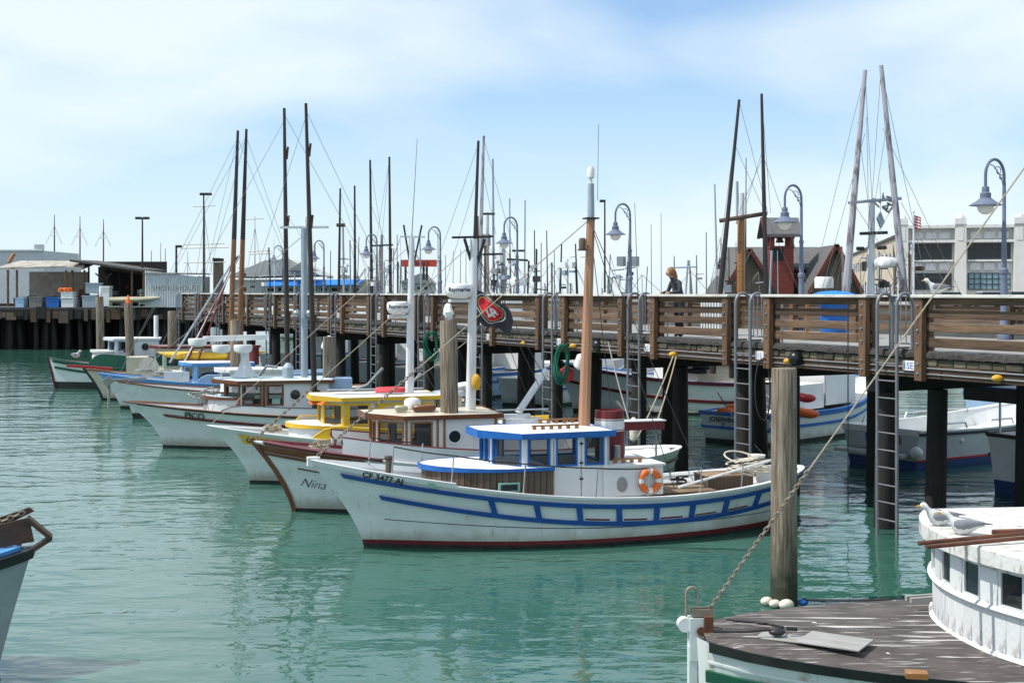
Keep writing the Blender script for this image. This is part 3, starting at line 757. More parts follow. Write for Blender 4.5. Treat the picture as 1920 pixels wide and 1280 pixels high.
f = MB().box((2.5, -1.0, 1.13), (.40, .05, .17)).build('trunk_window', 'mint', B1); MB().box((2.5, -1.025, 1.13), (.32, .012, .11)).build('pane', 'glass_dark', f)
house(B1, 2.33, 4.55, .82, .84, 2.04, side=[('w', .10, .52, 0), ('w', .66, 1.06, 0), ('w', 1.23, 1.60, 0)], wv=(.52, .06), chamf=.5, nose=.45, over=.13, front=2, trim_h=.10)
for u in (2.83 + .60, 2.83 + 1.15): MB().box((u, -.826, 1.40), (.012, .012, 1.05)).build('door_seam', 'rope_grey', B1)
for u, z in ((3.98, 1.86), (3.98, 1.5), (3.98, 1.2)): MB().box((u, -.83, z), (.06, .02, .035)).build('hinge', 'black', B1)
MB().box((5.03, 0, 1.12), (1.22, 1.72, .56)).build('aft_cabin', 'white', B1); MB().box((5.03, 0, 1.415), (1.30, 1.82, .035)).build('aft_cabin_roof', 'roof_white', B1)
for xx, yy, z, n in ((3.15, -.52, 2.11, 5), (3.6, .45, 2.12, 5), (4.75, -.62, 1.435, 3)):
    b = MB(); w = .17 * n
    b.box((xx + w / 2, yy, z + .075), (w + .1, .035, .03))
    for i in range(n + 1): b.box((xx + i * .17, yy, z + .035), (.07, .035, .07))
    b.build('grab_rail', 'varnish', B1)
# funnel
fz = MB().lathe([(.29, 1.42), (.29, 2.34), (.285, 2.38), (.26, 2.39), (.25, 2.27)], 26, (4.93, .12, 0)).build('funnel', 'maroon', B1)
MB().lathe([(.294, 2.02), (.294, 2.19)], 26, (4.93, .12, 0)).build('funnel_band', 'white', fz); MB().lathe([(.294, 2.21), (.294, 2.225)], 26, (4.93, .12, 0)).build('funnel_line', 'white', fz); MB().lathe([(.294, 1.985), (.294, 2.0)], 26, (4.93, .12, 0)).build('funnel_line', 'white', fz)
MB().tube([(4.95, -.22, 1.43), (4.95, -.22, 1.72)], .07, 10).build('vent', 'steel', B1)
# mast
mz = EYE + (548 - 410) / F * 25.2
mm = MB(); mm.tube([(4.38, .1, 1.9), (4.45, .1, 4.0), (4.53, .1, mz)], [.125, .105, .085], 8); mm.build('mast', 'mast_tan', B1)
mast(B1, 4.53, .1, mz, EYE + (548 - 345) / F * 25.2, .072, .062, 'mast_grey', name='mast_top')
MB().lathe([(.03, 6.83), (.03, 6.93), (.07, 6.95), (.075, 7.1), (.05, 7.16)], 12, (4.53, .1, 0)).build('masthead_light', 'globe', B1)
MB().tube([(4.67, .1, 6.5), (4.69, .1, 8.0)], .006, 5).build('antenna', 'wire', B1)
b = MB(); b.box((4.32, .02, 5.53), (.14, .14, .035)); b.lathe([(.07, 5.55), (.075, 5.72), (.05, 5.76)], 10, (4.32, .02, 0)); b.build('navigation_light', 'stave_wood', B1)
MB().box((4.53, .1, mz), (.26, .26, .03)).build('mast_band', 'black', B1)
bowt = Vector((-.85, 0, 1.72)); mt_ = Vector((4.5, .1, mz - .02)); k1 = bowt.lerp(mt_, .36)
chain(B1, bowt, k1); stay(B1, k1, mt_, .011, 'rope')
stay(B1, mt_, H1.p(.64, 1.0, -1), .008, 'wire_dark'); stay(B1, mt_, H1.p(.64, 1.0, 1), .008, 'wire_dark'); stay(B1, mt_, H1.p(.71, 1.0, -1), .008, 'wire_dark')
# cockpit
random.seed(4)
for i in range(9): bbox('cockpit_plank', (1.15, .115, .03), 'teak', B1, (6.35, -.52 + i * .13, .80), (0, 0, 0), bev=.006)
hb = MB().box((7.45, .18, .86), (.95, .75, .26)).build('hatch', 'stave_wood', B1)
for i in range(6): bbox('hatch_plank', (1.0, .12, .025), 'teak', hb, (7.45, -.14 + i * .128, 1.005), bev=.005)
for i in range(10): bbox('floor_plank', (2.6, .13, .025), 'teak', B1, (7.1, -.72 + i * .15, .67 + .02), bev=.004)
tops = stanchions(B1, H1, [.115, .21, .335, .475, .585], .55)
MB().tube([H1.p(.115, 1.4, -1) + Vector((0, 0, .3)), H1.p(.03, 1.5, -1) + Vector((.3, .1, .12))], .013, 5).build('lifeline', 'rope_black', B1)
stanchions(B1, H1, [.70, .80, .90], .5)
stanchions(B1, H1, [.10, .2], .55, sides=(1,))
MB().tube([(5.9, -1.0, .98), (8.2, -.5, 1.35)], .025, 8).build('boat_hook', 'plastic_white', B1)
b = MB(); b.box((5.75, .5, 2.02), (.95, .28, .17)); b.build('brow_board', 'maroon', B1); MB().box((5.75, .5, 2.115), (1.0, .33, .02)).build('board_top', 'white', B1); MB().tube([(5.4, .5, 1.4), (5.4, .5, 1.94)], .02, 6).build('board_post', 'steel', B1)
MB().tube([(6.1, .5, .8), (6.1, .5, 1.94)], .02, 6).build('board_post', 'steel', B1)
def on(root, v): return root.matrix_basis @ Vector(v) if False else Matrix.Translation(root.location) @ Matrix.Rotation(root.rotation_euler.z, 4, 'Z') @ Vector(v)
# life ring hung on the cabin side
c = on(B1, (5.33, -.93, 1.12)); t = thing('life_ring', 'orange and white life ring hanging on the white cabin side', 'life ring', c, B1.rotation_euler.z)
rr = .185
for q in range(4):
    for kk, (a0, a1, mt) in enumerate(((-33, 33, 'orange'), (33, 57, 'plastic_white'))):
        MB().tube([(rr * math.cos(R(45 + 90 * q + a0 + (a1 - a0) * j / 6 + 0)), 0, rr * math.sin(R(45 + 90 * q + a0 + (a1 - a0) * j / 6))) for j in range(7)], .062 if kk == 0 else .064, 10).build('ring_segment' if kk == 0 else 'ring_band', mt, t)
MB().tube([(.24 * math.cos(j * .35) * 1.03, -.03, .24 * math.sin(j * .35) * 1.03 - (.02 if j % 4 else 0)) for j in range(19)], .009, 5).build('grab_line', 'rope', t)
c = on(B1, (4.78, -.87, 1.06)); o = MB().ball((0, 0, 0), .11, 12, 8, (1, .4, 1.3)).build('fender', 'rope_grey', None, c); tag(o, 'small grey fender on the white cabin beside the life ring', 'fender')
b = rope_pile(MB(), (0, 0, 0), .36, 16, .017, 3, .5); o = b.build('rope_heap', 'buoy_white', None, on(B1, (8.0, .1, .92))); tag(o, 'tangled heap of pale rope in the stern of the blue-trimmed boat', 'rope')
c = on(B1, (8.35, .45, 1.0)); t = MB().lathe([(.15, 0), (.17, .3), (.185, .3), (.185, .33), (.16, .33)], 16).build('bucket', 'plastic_white', None, c); tag(t, 'white plastic bucket in the stern of the blue-trimmed boat', 'bucket')
b = rope_pile(MB(), (0, 0, 0), .2, 5, .012, 9, .1); o = b.build('rope_coil', 'rope_black', None, on(B1, (6.6, .35, .83))); tag(o, 'coil of black hose on the cockpit planks', 'rope')

# ======== Nina: white hull, varnished trim
B2 = boat('fishing_boat', 'white boat with varnished brown stem and cabin trim behind the blue-trimmed boat', 552, 958, 16)
H2 = Hull(8.6, 2.75, 1.53, .90, 1.1, oh=.86, st=.35, rake=1.5)
add_hull(B2, H2, cap='white', stem='mahogany', bul=.28, stripes=((-.28, -.22, .04, 0, 1, 'mahogany'), (-.50, -.47, .02, .05, 1, 'mahogany')))
H2.strip(-.02, .05, .06, .02, .24, inn=-.2).build('bow_cap', 'maroon', B2)
H2.band(lambda t: H2.sheer(t) - .2, lambda t: H2.sheer(t) - .03, .012, 2, 0, .2).build('bow_planking', 'mahogany', B2)
H2.text('Nina Tara', .27, .032, -.90, 'ink', B2, shear=.45, bold=-.004, off=.014, slope=.8)
for t_, z0_, z1_ in ((.19, .22, .34), (.235, .22, .44), (.5, .2, .4)): H2.strip(lambda t: z0_, lambda t: z1_, .004, t_, t_ + .004, sides=(-1,), n=2).build('rust_streak', 'varnish', B2)
washboard(B2, H2, .16, .80, .36, 'white', 'maroon', scroll=1)
for t_ in (.19, .33): H2.strip(lambda t: H2.sheer(t) + .02, lambda t: H2.sheer(t) + .37, .0, t_, t_ + .008, sides=(1,), inn=-.07, n=2).build('washboard_rib', 'varnish', B2)
house(B2, 1.7, 4.3, .88, .8, 2.02, frame='varnish', trim='mahogany', wv=(.55, .10), chamf=.55, nose=.5, side=[('w', .12, .58, .0), ('o', 1.08, .15, -.05), ('o', 1.62, .15, .03)], over=.13, front=2, top='cream')
for u in (2.27, 2.95, 3.1, 4.24): MB().box((u, -.89, 1.4), (.05, .02, 1.15)).build('cabin_trim', 'varnish', B2)
MB().box((3.67, -.89, 1.22), (1.1, .015, .05)).build('cabin_trim', 'varnish', B2)
mx2 = 3.95; zt2 = EYE + (548 - 450) / F * 29.2
mast(B2, mx2 - .05, 0, 1.9, zt2, .12, .085, 'mast_white', lean=.08)
b = MB(); b.span((mx2 - .5, -.15, zt2 + .02), (mx2 + .42, .15, zt2 + .06), .05, .05); b.build('crosstree', 'black', B2)
MB().span((mx2 - .2, -.05, zt2), (mx2 - .02, 0, zt2 - .55), .05, .05).build('mast_brace', 'black', B2); MB().span((mx2 + .3, .08, zt2), (mx2 + .08, 0, zt2 - .62), .05, .05).build('mast_brace', 'black', B2)
rd = radar(B2, mx2 - .34, -.1, EYE - .0, .30); MB().prism([(mx2 - .55, -.2), (mx2, -.06), (mx2, .06), (mx2 - .55, .05)], EYE - .22, EYE - .15).build('radar_bracket', 'mast_white', B2)
stay(B2, (-.8, 0, 1.6), (mx2, 0, zt2 - .1), .009, 'rope'); chain(B2, (-.8, 0, 1.6), Vector((-.8, 0, 1.6)).lerp(Vector((mx2, 0, zt2 - .1)), .25))
stay(B2, (mx2, 0, zt2 - .2), H2.p(.68, 1, -1), .008, 'wire_dark'); stay(B2, (mx2, 0, zt2 - .2), H2.p(.72, 1, -1), .008, 'wire_dark'); stay(B2, (mx2, 0, zt2 - .2), H2.p(.7, 1, 1), .008, 'wire_dark')
# white boom crutch aft of the mast
MB().tube([(4.95, -.2, 2.0), (5.65, -.1, 2.95)], [.085, .075], 8).build('boom', 'mast_white', B2); b = MB(); b.box((4.85, -.2, 1.93), (.75, .16, .10)); b.box((5.05, -.2, 1.82), (.85, .3, .12)); b.build('boom_saddle', 'mast_white', B2)
MB().box((5.1, 0, 1.5), (1.5, 1.5, .5)).build('aft_cabin', 'white', B2); MB().tube([(4.3, -.7, 2.12), (5.5, -.7, 2.12)], .02, 6).build('roof_rail', 'chrome', B2)
for (x, y, d, mtl, lb, nm) in ((2.75, -.4, (.5, .3, .12), 'mahogany', 'brown wooden box on the cream cabin roof', 'box'), (2.25, -.4, (.28, .2, .12), 'cream', 'cream cushion at the front edge of the varnished cabin roof', 'cushion')):
    o = bbox(nm, d, mtl, None, on(B2, (x, y, 2.13 + d[2] / 2)), (0, 0, .2), bev=.03); tag(o, lb, nm)
b = MB().lathe([(.02, .0), (.16, .02), (.17, .16), (.13, .22), (.03, .25)], 12); b.v = [(p[0] * 1.1, p[1] * .8, p[2]) for p in b.v]; o = b.build('sun_hat', 'plastic_white', None, on(B2, (2.6, .1, 2.13))); tag(o, 'white cloth bundle on the cream cabin roof', 'cloth')

# ======== the yellow boat
B3 = boat('fishing_boat', 'white and yellow boat with yellow wheelhouse roof', 468, 905, 15)
H3 = Hull(8.6, 2.75, 1.44, .92, 1.1, oh=1.0, st=.35, rake=1.6)
add_hull(B3, H3, cap='white', bul=.28, stripes=((-.22, -.12, .035, .05, 1, 'yellow'), (-.36, -.26, .03, .045, 1, 'yellow')))
H3.band(lambda t: H3.sheer(t) - .12, lambda t: H3.sheer(t) - .03, .006, 2, .3, 1).build('sheer_band', 'yellow', B3)
H3.text('GOL', .16, .055, -.30, 'ink', B3, bold=.005, off=.05)
washboard(B3, H3, .22, .9, .34, 'yellow', 'yellow'); washboard(B3, H3, .19, .45, .36, 'white', 'yellow', sides=(1,))
trunk(B3, .95, 2.5, .9, .85, 1.40, trim='yellow'); 
house(B3, 1.72, 4.5, .88, .9, 2.08, wallm='white', frame='yellow', trim='yellow', top='roof_white', wv=(.52, .12), chamf=.5, nose=.5, side=[('w', .10, .62, 0)], over=.15, front=1, fw=.06)
MB().box((3.75, -.895, 1.45), (1.4, .02, 1.05)).build('side_panel', 'yellow', B3); MB().box((3.8, -.91, 1.5), (1.15, .02, .8)).build('side_panel', 'cream', B3)
for u in (2.26, 2.98): MB().box((u, -.893, 1.45), (.09, .02, 1.1)).build('cabin_trim', 'yellow', B3)
b = MB(); b.grid(lambda u, v: (1.60 - .16 * v + .22 * (2 * u - 1) ** 2, -.75 + 1.5 * u, 2.07 - .13 * v + .02 * math.sin(u * 19)), 12, 4); b.build('awning', 'orange', B3)
flat_text('lettering', '8304', .12, 'ink', B3, (4.0, -.925, 1.86), (R(90), 0, 0), bold=.002)
zt3 = EYE + (548 - 445) / F * 33
mast(B3, 4.0, 0, 2.05, zt3, .115, .07, 'mast_white', lean=.06)
radar(B3, 3.70, -.05, EYE - .42, .29); MB().prism([(3.45, -.1), (4.0, -.05), (4.0, .05), (3.45, .1)], EYE - .66, EYE - .57).build('radar_bracket', 'mast_white', B3)
MB().tube([(4.06, 0, zt3), (4.2, 0, zt3 + 2.5)], [.012, .006], 6).build('antenna', 'wire', B3)
b = MB(); b.span((3.75, 0, zt3), (4.4, 0, zt3), .04, .04); b.build('crosstree', 'mast_white', B3)
MB().span((3.85, 0, zt3 + .3), (4.02, 0, zt3 - .75), .04, .04).build('mast_brace', 'black', B3); MB().span((4.32, 0, zt3 + .3), (4.1, 0, zt3 - .75), .04, .04).build('mast_brace', 'black', B3)
stay(B3, (-.9, 0, 1.5), (4.05, 0, zt3 - .2), .009, 'rope'); stay(B3, (4.05, 0, zt3 - .2), H3.p(.75, 1, -1), .007, 'wire_dark'); stay(B3, (4.05, 0, zt3 - .2), H3.p(.75, 1, 1), .007, 'wire_dark')
for i in (0, 1): MB().tube([(2.0, -.75 + 1.5 * i, 2.2), (4.5, -.75 + 1.5 * i, 2.2)], .018, 6).build('roof_rail', 'chrome', B3)
o = MB().tube([(.32 * math.cos(j * .35), .24 * math.sin(j * .35), 0) for j in range(19)], .075, 8).build('life_ring', 'pink_red', None, on(B3, (3.45, -.3, 2.24))); tag(o, 'red life ring lying flat on the yellow cabin roof', 'life ring')
MB().lathe([(.30, 1.4), (.36, 2.05), (.40, 2.06), (.42, 2.1)], 14, (4.95, -.3, 0)).build('tank', 'buoy_white', B3); MB().lathe([(.47, 2.1), (.40, 2.19), (.1, 2.23)], 16, (4.95, -.3, 0)).build('tank_lid', 'mast_grey', B3)

# ======== Pico
B4 = boat('fishing_boat', 'white boat with mahogany wheelhouse front lettered PICO on the bow', 305, 838, 10)
H4 = Hull(9.6, 2.9, 1.42, .95, 1.1, oh=1.15, st=.3, rake=1.7, flare=1.8)
add_hull(B4, H4, cap='mahogany', bul=.26, deckm='teak', stripes=((-.36, -.28, .04, .07, 1, 'maroon'), (-.06, -.02, .03, .03, 1, 'black')))
H4.text('PICO', .26, .125, -.30, 'ink', B4, bold=.006, off=.05)
if 0: b = MB(); b.span((-1.75, 0, 1.45), (.4, 0, 1.50), .16, .10); b.span((-1.85, 0, 1.36), (-1.5, 0, 1.5), .3, .22); b.tube([(-1.7, 0, 1.5), (-1.7, 0, .7)], .04, 6); b.span((-1.9, -.12, 1.2), (-1.75, .12, 1.2), .05, .05); b.build('anchor_roller', 'rope_grey', B4)
trunk(B4, 1.2, 2.7, .85, .9, 1.50, side='white', top='roof_mint', trim='mahogany')
house(B4, 1.85, 5.0, .95, .92, 2.0, frontm='mahogany', frame='mahogany', trim='mahogany', top='roof_mint', wv=(.58, .1), chamf=.5, nose=.5, side=[('w', .06, .60, 0), ('w', .78, 1.25, 0), ('o', 1.62, .17, .0), ('o', 2.25, .17, 0)], over=.16, front=2, visor=.22, fw=.06)
MB().box((2.68, -.957, 1.1), (.66, .02, .36)).build('cabin_panel', 'mahogany', B4); MB().box((3.04, -.957, 1.45), (.1, .02, 1.05)).build('cabin_panel', 'mahogany', B4)
MB().box((3.4, -.97, 1.42), (.24, .012, .16)).build('notice', 'mint', B4)
washboard(B4, H4, .24, .95, .22, 'white', 'black')
MB().box((5.35, 0, 1.6), (.7, .9, .9)).build('deck_box', 'pale_blue', B4)
b = MB(); b.lathe([(.42, 2.1), (.22, 2.35), (.13, 2.6), (.12, 3.1)], 4, (2.45, 0, 0)); b.build('radar_pedestal', 'mast_white', B4)
b = MB(); b.span((1.2, -.1, 3.28), (3.1, .1, 3.32), .3, .16); b.build('scanner_bar', 'plastic_white', B4)
for xx, yy in ((1.05, -.25), (1.75, -.3), (2.4, -.25)): MB().lathe([(.14, 2.95), (.26, 3.0), (.29, 3.14), (.27, 3.2)], 16, (xx, yy, (.1 if xx < 1.2 else -.1))).build('radar_dome', 'plastic_white', B4)
zt4 = EYE + (548 - 432) / F * 41
mast(B4, 4.25, 0, 2.0, zt4, .11, .10, 'mast_grey'); b = MB(); b.span((3.5, 0, zt4 + .02), (5.0, 0, zt4 + .04), .12, .07); b.lathe([(.06, zt4 + .05), (.06, zt4 + .35)], 8, (4.3, 0, 0)); b.build('crosstree', 'plastic_white', B4)
for xx in (4.0, 4.4): MB().ball((xx, -.15, 4.05), .11, 12, 8).build('spotlight', 'chrome', B4)
MB().lathe([(.16, 2.08), (.17, 2.4), (.1, 2.5), (.05, 2.55)], 12, (3.75, -.35, 0)).build('gas_bottle', 'mast_grey', B4)
for (bx, by, ytop, tx) in ((3.75, 1.2, 203, 533), (4.55, -1.3, 194, 573.5)):
    base = on(B4, (bx, by, 1.0)); d = base.y; top = P(tx, ytop, d + .3); inv = (Matrix.Translation(B4.location) @ Matrix.Rotation(B4.rotation_euler.z, 4, 'Z')).inverted()
    tl = inv @ top; mid = Vector((bx, by, 1.0)).lerp(tl, .5)
    MB().tube([(bx, by, 1.0), mid, tl], [.085, .075, .045], 10).build('trolling_pole', 'pole_black', B4)
    for f_ in (.3, .62, .85): q = Vector((bx, by, 1.0)).lerp(tl, f_); MB().tube([q + Vector((.06, 0, -.2)), q + Vector((.1, 0, .2))], .035, 6).build('pole_fitting', 'rust', B4)
    stay(B4, tl - Vector((0, 0, .4)), (-.9, 0, 1.5) if by > 0 else (1.5, -1.2, 1.1), .007, 'wire'); stay(B4, tl.lerp(Vector((bx, by, 1)), .35), (4.25, 0, zt4 - .4), .007, 'wire'); stay(B4, tl - Vector((0, 0, .2)), (8.6, by * .6, 1.2), .007, 'wire')
stay(B4, (-1.6, 0, 1.5), (4.25, 0, zt4 - .2), .009, 'wire')
b = rope_pile(MB(), (0, 0, 0), .4, 12, .022, 5, .6); o = b.build('rope_heap', 'rope_grey', None, on(B4, (1.3, 0, 1.28))); tag(o, 'grey heap of rope and net on the foredeck of the PICO boat', 'rope')

# ======== white bow with grey anchor roller behind Pico
B5 = boat('fishing_boat', 'plain white boat mostly hidden behind the PICO bow, grey anchor roller', 249, 784, 15)
H5 = Hull(8.6, 2.7, 1.40, .92, 1.1, oh=.55, st=.35)
add_hull(B5, H5, wl=.2, cap='mahogany', bul=.26)
b = MB(); b.span((-.9, 0, 1.42), (.5, 0, 1.48), .16, .09); b.span((-1.0, 0, 1.3), (-.75, 0, 1.5), .3, .3); b.tube([(-.85, 0, 1.4), (-.85, 0, .4)], .05, 6); b.build('anchor', 'rope_grey', B5)
house(B5, 3.2, 5.5, .8, .9, 1.75, trim='white', frame='white', side=[('w', .2, .7, 0)], front=2)

# ======== light blue boat with the kayak
B6 = boat('fishing_boat', 'light blue boat with sky-blue stripe under a yellow kayak', 226, 766, 14)
H6 = Hull(8.8, 2.75, 1.46, .95, 1.1, oh=.85, st=.35)
add_hull(B6, H6, cap='sky_blue', bul=.28, stripes=((-.34, -.24, .045, .06, 1, 'sky_blue'),), wl=.12)
H6.band(lambda t: H6.sheer(t) - .26, lambda t: H6.sheer(t) - .03, .01, 2, 0, 1).build('sheer_band', 'sky_blue', B6)
washboard(B6, H6, .36, .95, .36, 'pale_blue', 'pale_blue')
MB().box((2.2, 0, 1.3), (1.0, 1.5, .4)).build('trunk', 'white', B6)
house(B6, 2.5, 5.2, .85, .95, 1.80, wallm='pale_blue', frame='sky_blue', trim='sky_blue', top='roof_white', wv=(.55, .08), chamf=.4, side=[('w', .12, .95, 0), ('o', 1.5, .24, 0), ('o', 2.2, .24, 0)], front=1, fw=.07)
for u in (1.5, 2.2): MB().tube([(2.9 + u + .26 * math.cos(k * .35), -.88, 1.44 + .26 * math.sin(k * .35)) for k in range(19)], .05, 6).build('ring', 'sky_blue', B6)
MB().lathe([(.2, 2.05), (.2, 2.75), (.27, 2.78), (.27, 2.86)], 16, (5.3, 0, -.35)).build('funnel', 'maroon', B6)
MB().lathe([(.33, 1.52), (.33, 1.58)], 16, (.9, -.1, 0)).build('winch', 'rope_grey', B6); b = MB(); b.lathe([(.4, -.08), (.4, .08)], 18); b.v = [(p[0] + 1.1, p[2], p[1] + 1.65) for p in b.v]; b.build('rope_drum', 'buoy_white', B6)
kb = MB(); kl = 4.4
kb.loft([(-kl / 2 + kl * u, 0, .05 + .16 * (2 * u - 1) ** 4, max(.015, .34 * (1 - (2 * u - 1) ** 2) ** .7), max(.012, .19 * (1 - (2 * u - 1) ** 4))) for u in [i / 16 for i in range(17)]], 14)
kc = P(400, 678, 53.5); ky = thing('kayak', 'yellow kayak lying on the light blue cabin roof', 'kayak', (kc.x, 53.2, 2.02), R(10)); kb.build('kayak_hull', 'yellow', ky)
b = MB(); b.tube([(.45 * math.cos(k * .35), .2 * math.sin(k * .35), .22) for k in range(19)], .03, 6); b.tube([(-.5, -.3, .2), (-.5, 0, .26), (-.5, .3, .2)], .03, 6); b.build('cockpit_rim', 'rope_grey', ky)
for (tx, ytop, by, bx, mt) in ((446, 245, -.9, 5.3, 'pole_brown'), (462, 242, .9, 5.0, 'pole_brown')):
    inv = (Matrix.Translation(B6.location) @ Matrix.Rotation(B6.rotation_euler.z, 4, 'Z')).inverted(); tl = inv @ P(tx, ytop, 53.5)
    bb = inv @ P(430 if by < 0 else 447, 700, 53.5 + by * .5)
    MB().tube([bb, bb.lerp(tl, .55), tl], [.13, .10, .05], 10).build('trolling_pole', mt, B6)
    MB().tube([bb.lerp(tl, .55), tl], [.102, .053], 10).build('pole_top', 'pole_black', B6)
    for q in ((0, 0, 1.5), (2.4, by, 1.3), (8.5, by, 1.2)): stay(B6, bb.lerp(tl, .97), q, .008, 'wire')
inv = (Matrix.Translation(B6.location) @ Matrix.Rotation(B6.rotation_euler.z, 4, 'Z')).inverted()
for (a, b_, mt, r) in (((442, 482), (318, 680), 'mast_grey', .05), ((450, 478), (335, 700), 'mast_white', .045), ((446, 480), (344, 690), 'maroon', .04), ((438, 490), (370, 680), 'maroon', .035)):
    MB().tube([inv @ P(*a, 53.3), inv @ P(*b_, 52.6)], r, 6).build('stay_spar', mt, B6)

# ======== cream boat
B7 = boat('fishing_boat', 'cream boat with black stem, red bowsprit cap and square cream cabin', 193, 750, 14)
H7 = Hull(8.6, 2.7, 1.36, .95, 1.1, oh=.75, st=.35)
add_hull(B7, H7, hull='cream', cap='mahogany', bul=.26, stem='black', wl=.1, deckm='mint')
MB().span((-1.5, 0, 1.52), (.4, 0, 1.36), .16, .1).build('bowsprit', 'red', B7)
MB().box((1.45, .1, 1.5), (.9, 1.3, .75)).build('fore_cabin', 'cream', B7)
house(B7, 2.2, 5.2, .85, .95, 2.3, wallm='cream', frame='mint', trim='maroon', top='mahogany', wv=(.62, .2), side=[('w', .1, .85, 0), ('o', 1.5, .16, 0)], front=2)
b = MB(); b.lathe([(.2, -.05), (.2, .05)], 16); b.v = [(p[0] + 1.9, p[2] - .6, p[1] + 1.5) for p in b.v]; b.build('wheel', 'stave_wood', B7)
# ======== green boat, last of the row
B8 = boat('fishing_boat', 'white boat with dark green sheer and red stem, farthest of the row', 104, 728, 13)
H8 = Hull(8.8, 2.8, 1.52, .98, 1.1, oh=.32, st=.35, rake=1.2)
add_hull(B8, H8, cap='green', bul=.26, stem='maroon', wl=.34, deckm='maroon', stripes=((-.20, -.06, .04, .02, 1, 'green'), (-.50, -.38, .03, .02, 1, 'green')))
washboard(B8, H8, .2, .95, .52, 'green', 'green')
trunk(B8, 1.7, 3.2, .8, 1.2, 1.80, trim='white')
house(B8, 2.5, 4.9, .85, 1.0, 2.4, wallm='white', frame='pale_blue', trim='white', wv=(.55, .1), side=[('w', .12, .75, 0), ('o', 1.4, .2, 0)], front=2)
MB().lathe([(.11, 2.4), (.11, 3.5), (.09, 3.55)], 10, (4.75, 0, 0)).build('exhaust', 'mast_white', B8)
# ---------------------------------------------------------------- foreground boat, bottom right
M('canvas_deck', (.075, .060, .055), .85, (.50, .47, .44), scale=3.6, st=(.6, 3.4, 2.6), lo=.53, hi=.72, bump=.006, detail=10)
M('paint_peel', (.64, .65, .65), .55, (.22, .19, .16), scale=6, st=(1.5, 1.5, .7), lo=.58, hi=.74, bump=.006, detail=10, rnd=.05)
M('roof_flaky', (.66, .66, .64), .65, (.34, .29, .21), scale=7, st=(1, 2.2, 1), lo=.47, hi=.68, bump=.006, detail=10)
M('hull_rusty', (.62, .66, .64), .45, (.33, .25, .14), scale=2.4, st=(2.2, 2.2, .35), lo=.56, hi=.74, bump=.003, detail=7)
M('hull_shaded', (.30, .36, .36), .4, (.24, .29, .29), scale=2); M('iron_brown', (.055, .035, .025), .7, (.10, .05, .03), scale=6)  # left-edge hull darkened to teal-grey, its shade put into the colour
M('board_grey', (.36, .355, .34), .8, (.25, .245, .23), scale=4, st=(.4, 2, 1), bump=.004)
def deck_mat():
    m = M('scuffed_deck', (.060, .050, .047), .85, (.105, .088, .080), scale=2.5, bump=.006); n = m.node_tree.nodes; l = m.node_tree.links; b = n['Principled BSDF']; cur = b.inputs['Base Color'].links[0].from_socket
    t = n.new('ShaderNodeTexCoord')
    for sc, st, lo, hi, amt, col in ((2.2, (.45, 7, 1), .60, .655, .85, (.62, .60, .57)), (5, (.5, 9, 1), .62, .68, .7, (.5, .48, .45)), (7, (1, 1.4, 1), .70, .72, .95, (.72, .71, .68)), (1.2, (1, 1, 1), .55, .8, .35, (.20, .18, .165))):
        mp_ = n.new('ShaderNodeMapping'); mp_.inputs['Scale'].default_value = st; mp_.inputs['Rotation'].default_value = (0, 0, R(-8)); mp_.inputs['Location'].default_value = (sc, sc * 2, 0); l.new(t.outputs['Object'], mp_.inputs[0])
        no = n.new('ShaderNodeTexNoise'); no.inputs['Scale'].default_value = sc; no.inputs['Detail'].default_value = 5; no.inputs['Distortion'].default_value = .5; l.new(mp_.outputs[0], no.inputs['Vector'])
        mr = n.new('ShaderNodeMapRange'); mr.inputs[1].default_value = lo; mr.inputs[2].default_value = hi; mr.inputs[3].default_value = 0; mr.inputs[4].default_value = amt; l.new(no.outputs[0], mr.inputs[0])
        mx_ = n.new('ShaderNodeMix'); mx_.data_type = 'RGBA'; l.new(mr.outputs[0], mx_.inputs[0]); l.new(cur, mx_.inputs[6]); mx_.inputs[7].default_value = (*col, 1); cur = mx_.outputs[2]
    l.new(cur, b.inputs['Base Color'])
deck_mat()
A0 = R(4); B0 = thing('fishing_boat', 'old white boat with dark scuffed foredeck and rounded wheelhouse in front', 'boat', (1.86, 12.72, 0), A0, 'boats in the foreground')
H0 = Hull(9.5, 3.6, 1.30, 1.15, 1.2, oh=.06, st=.2, rake=1, flare=1.2, blunt=.60, tm=.7)
H0.band(-.5, .12, 0, 4).build('bottom_paint', 'bottom_black', B0); H0.band(.12, lambda t: H0.sheer(t), 0, 12).build('hull', 'hull_rusty', B0)
H0.strip(-.09, .012, .035, .012, 1, inn=-.03).build('gunwale', 'black', B0)
H0.strip(-.40, -.28, .05, .01, 1).build('rub_rail', 'green', B0); H0.strip(-.215, -.19, .018, .01, 1).build('hull_batten', 'white_worn', B0)
H0.deck(-.012, inset=-.025, t0=.008, t1=.99, camber=.05).build('deck', 'scuffed_deck', B0)
H0.text('BEAR', .2, .112, -.345, 'ink', B0, shear=.15, bold=.012, off=.02)
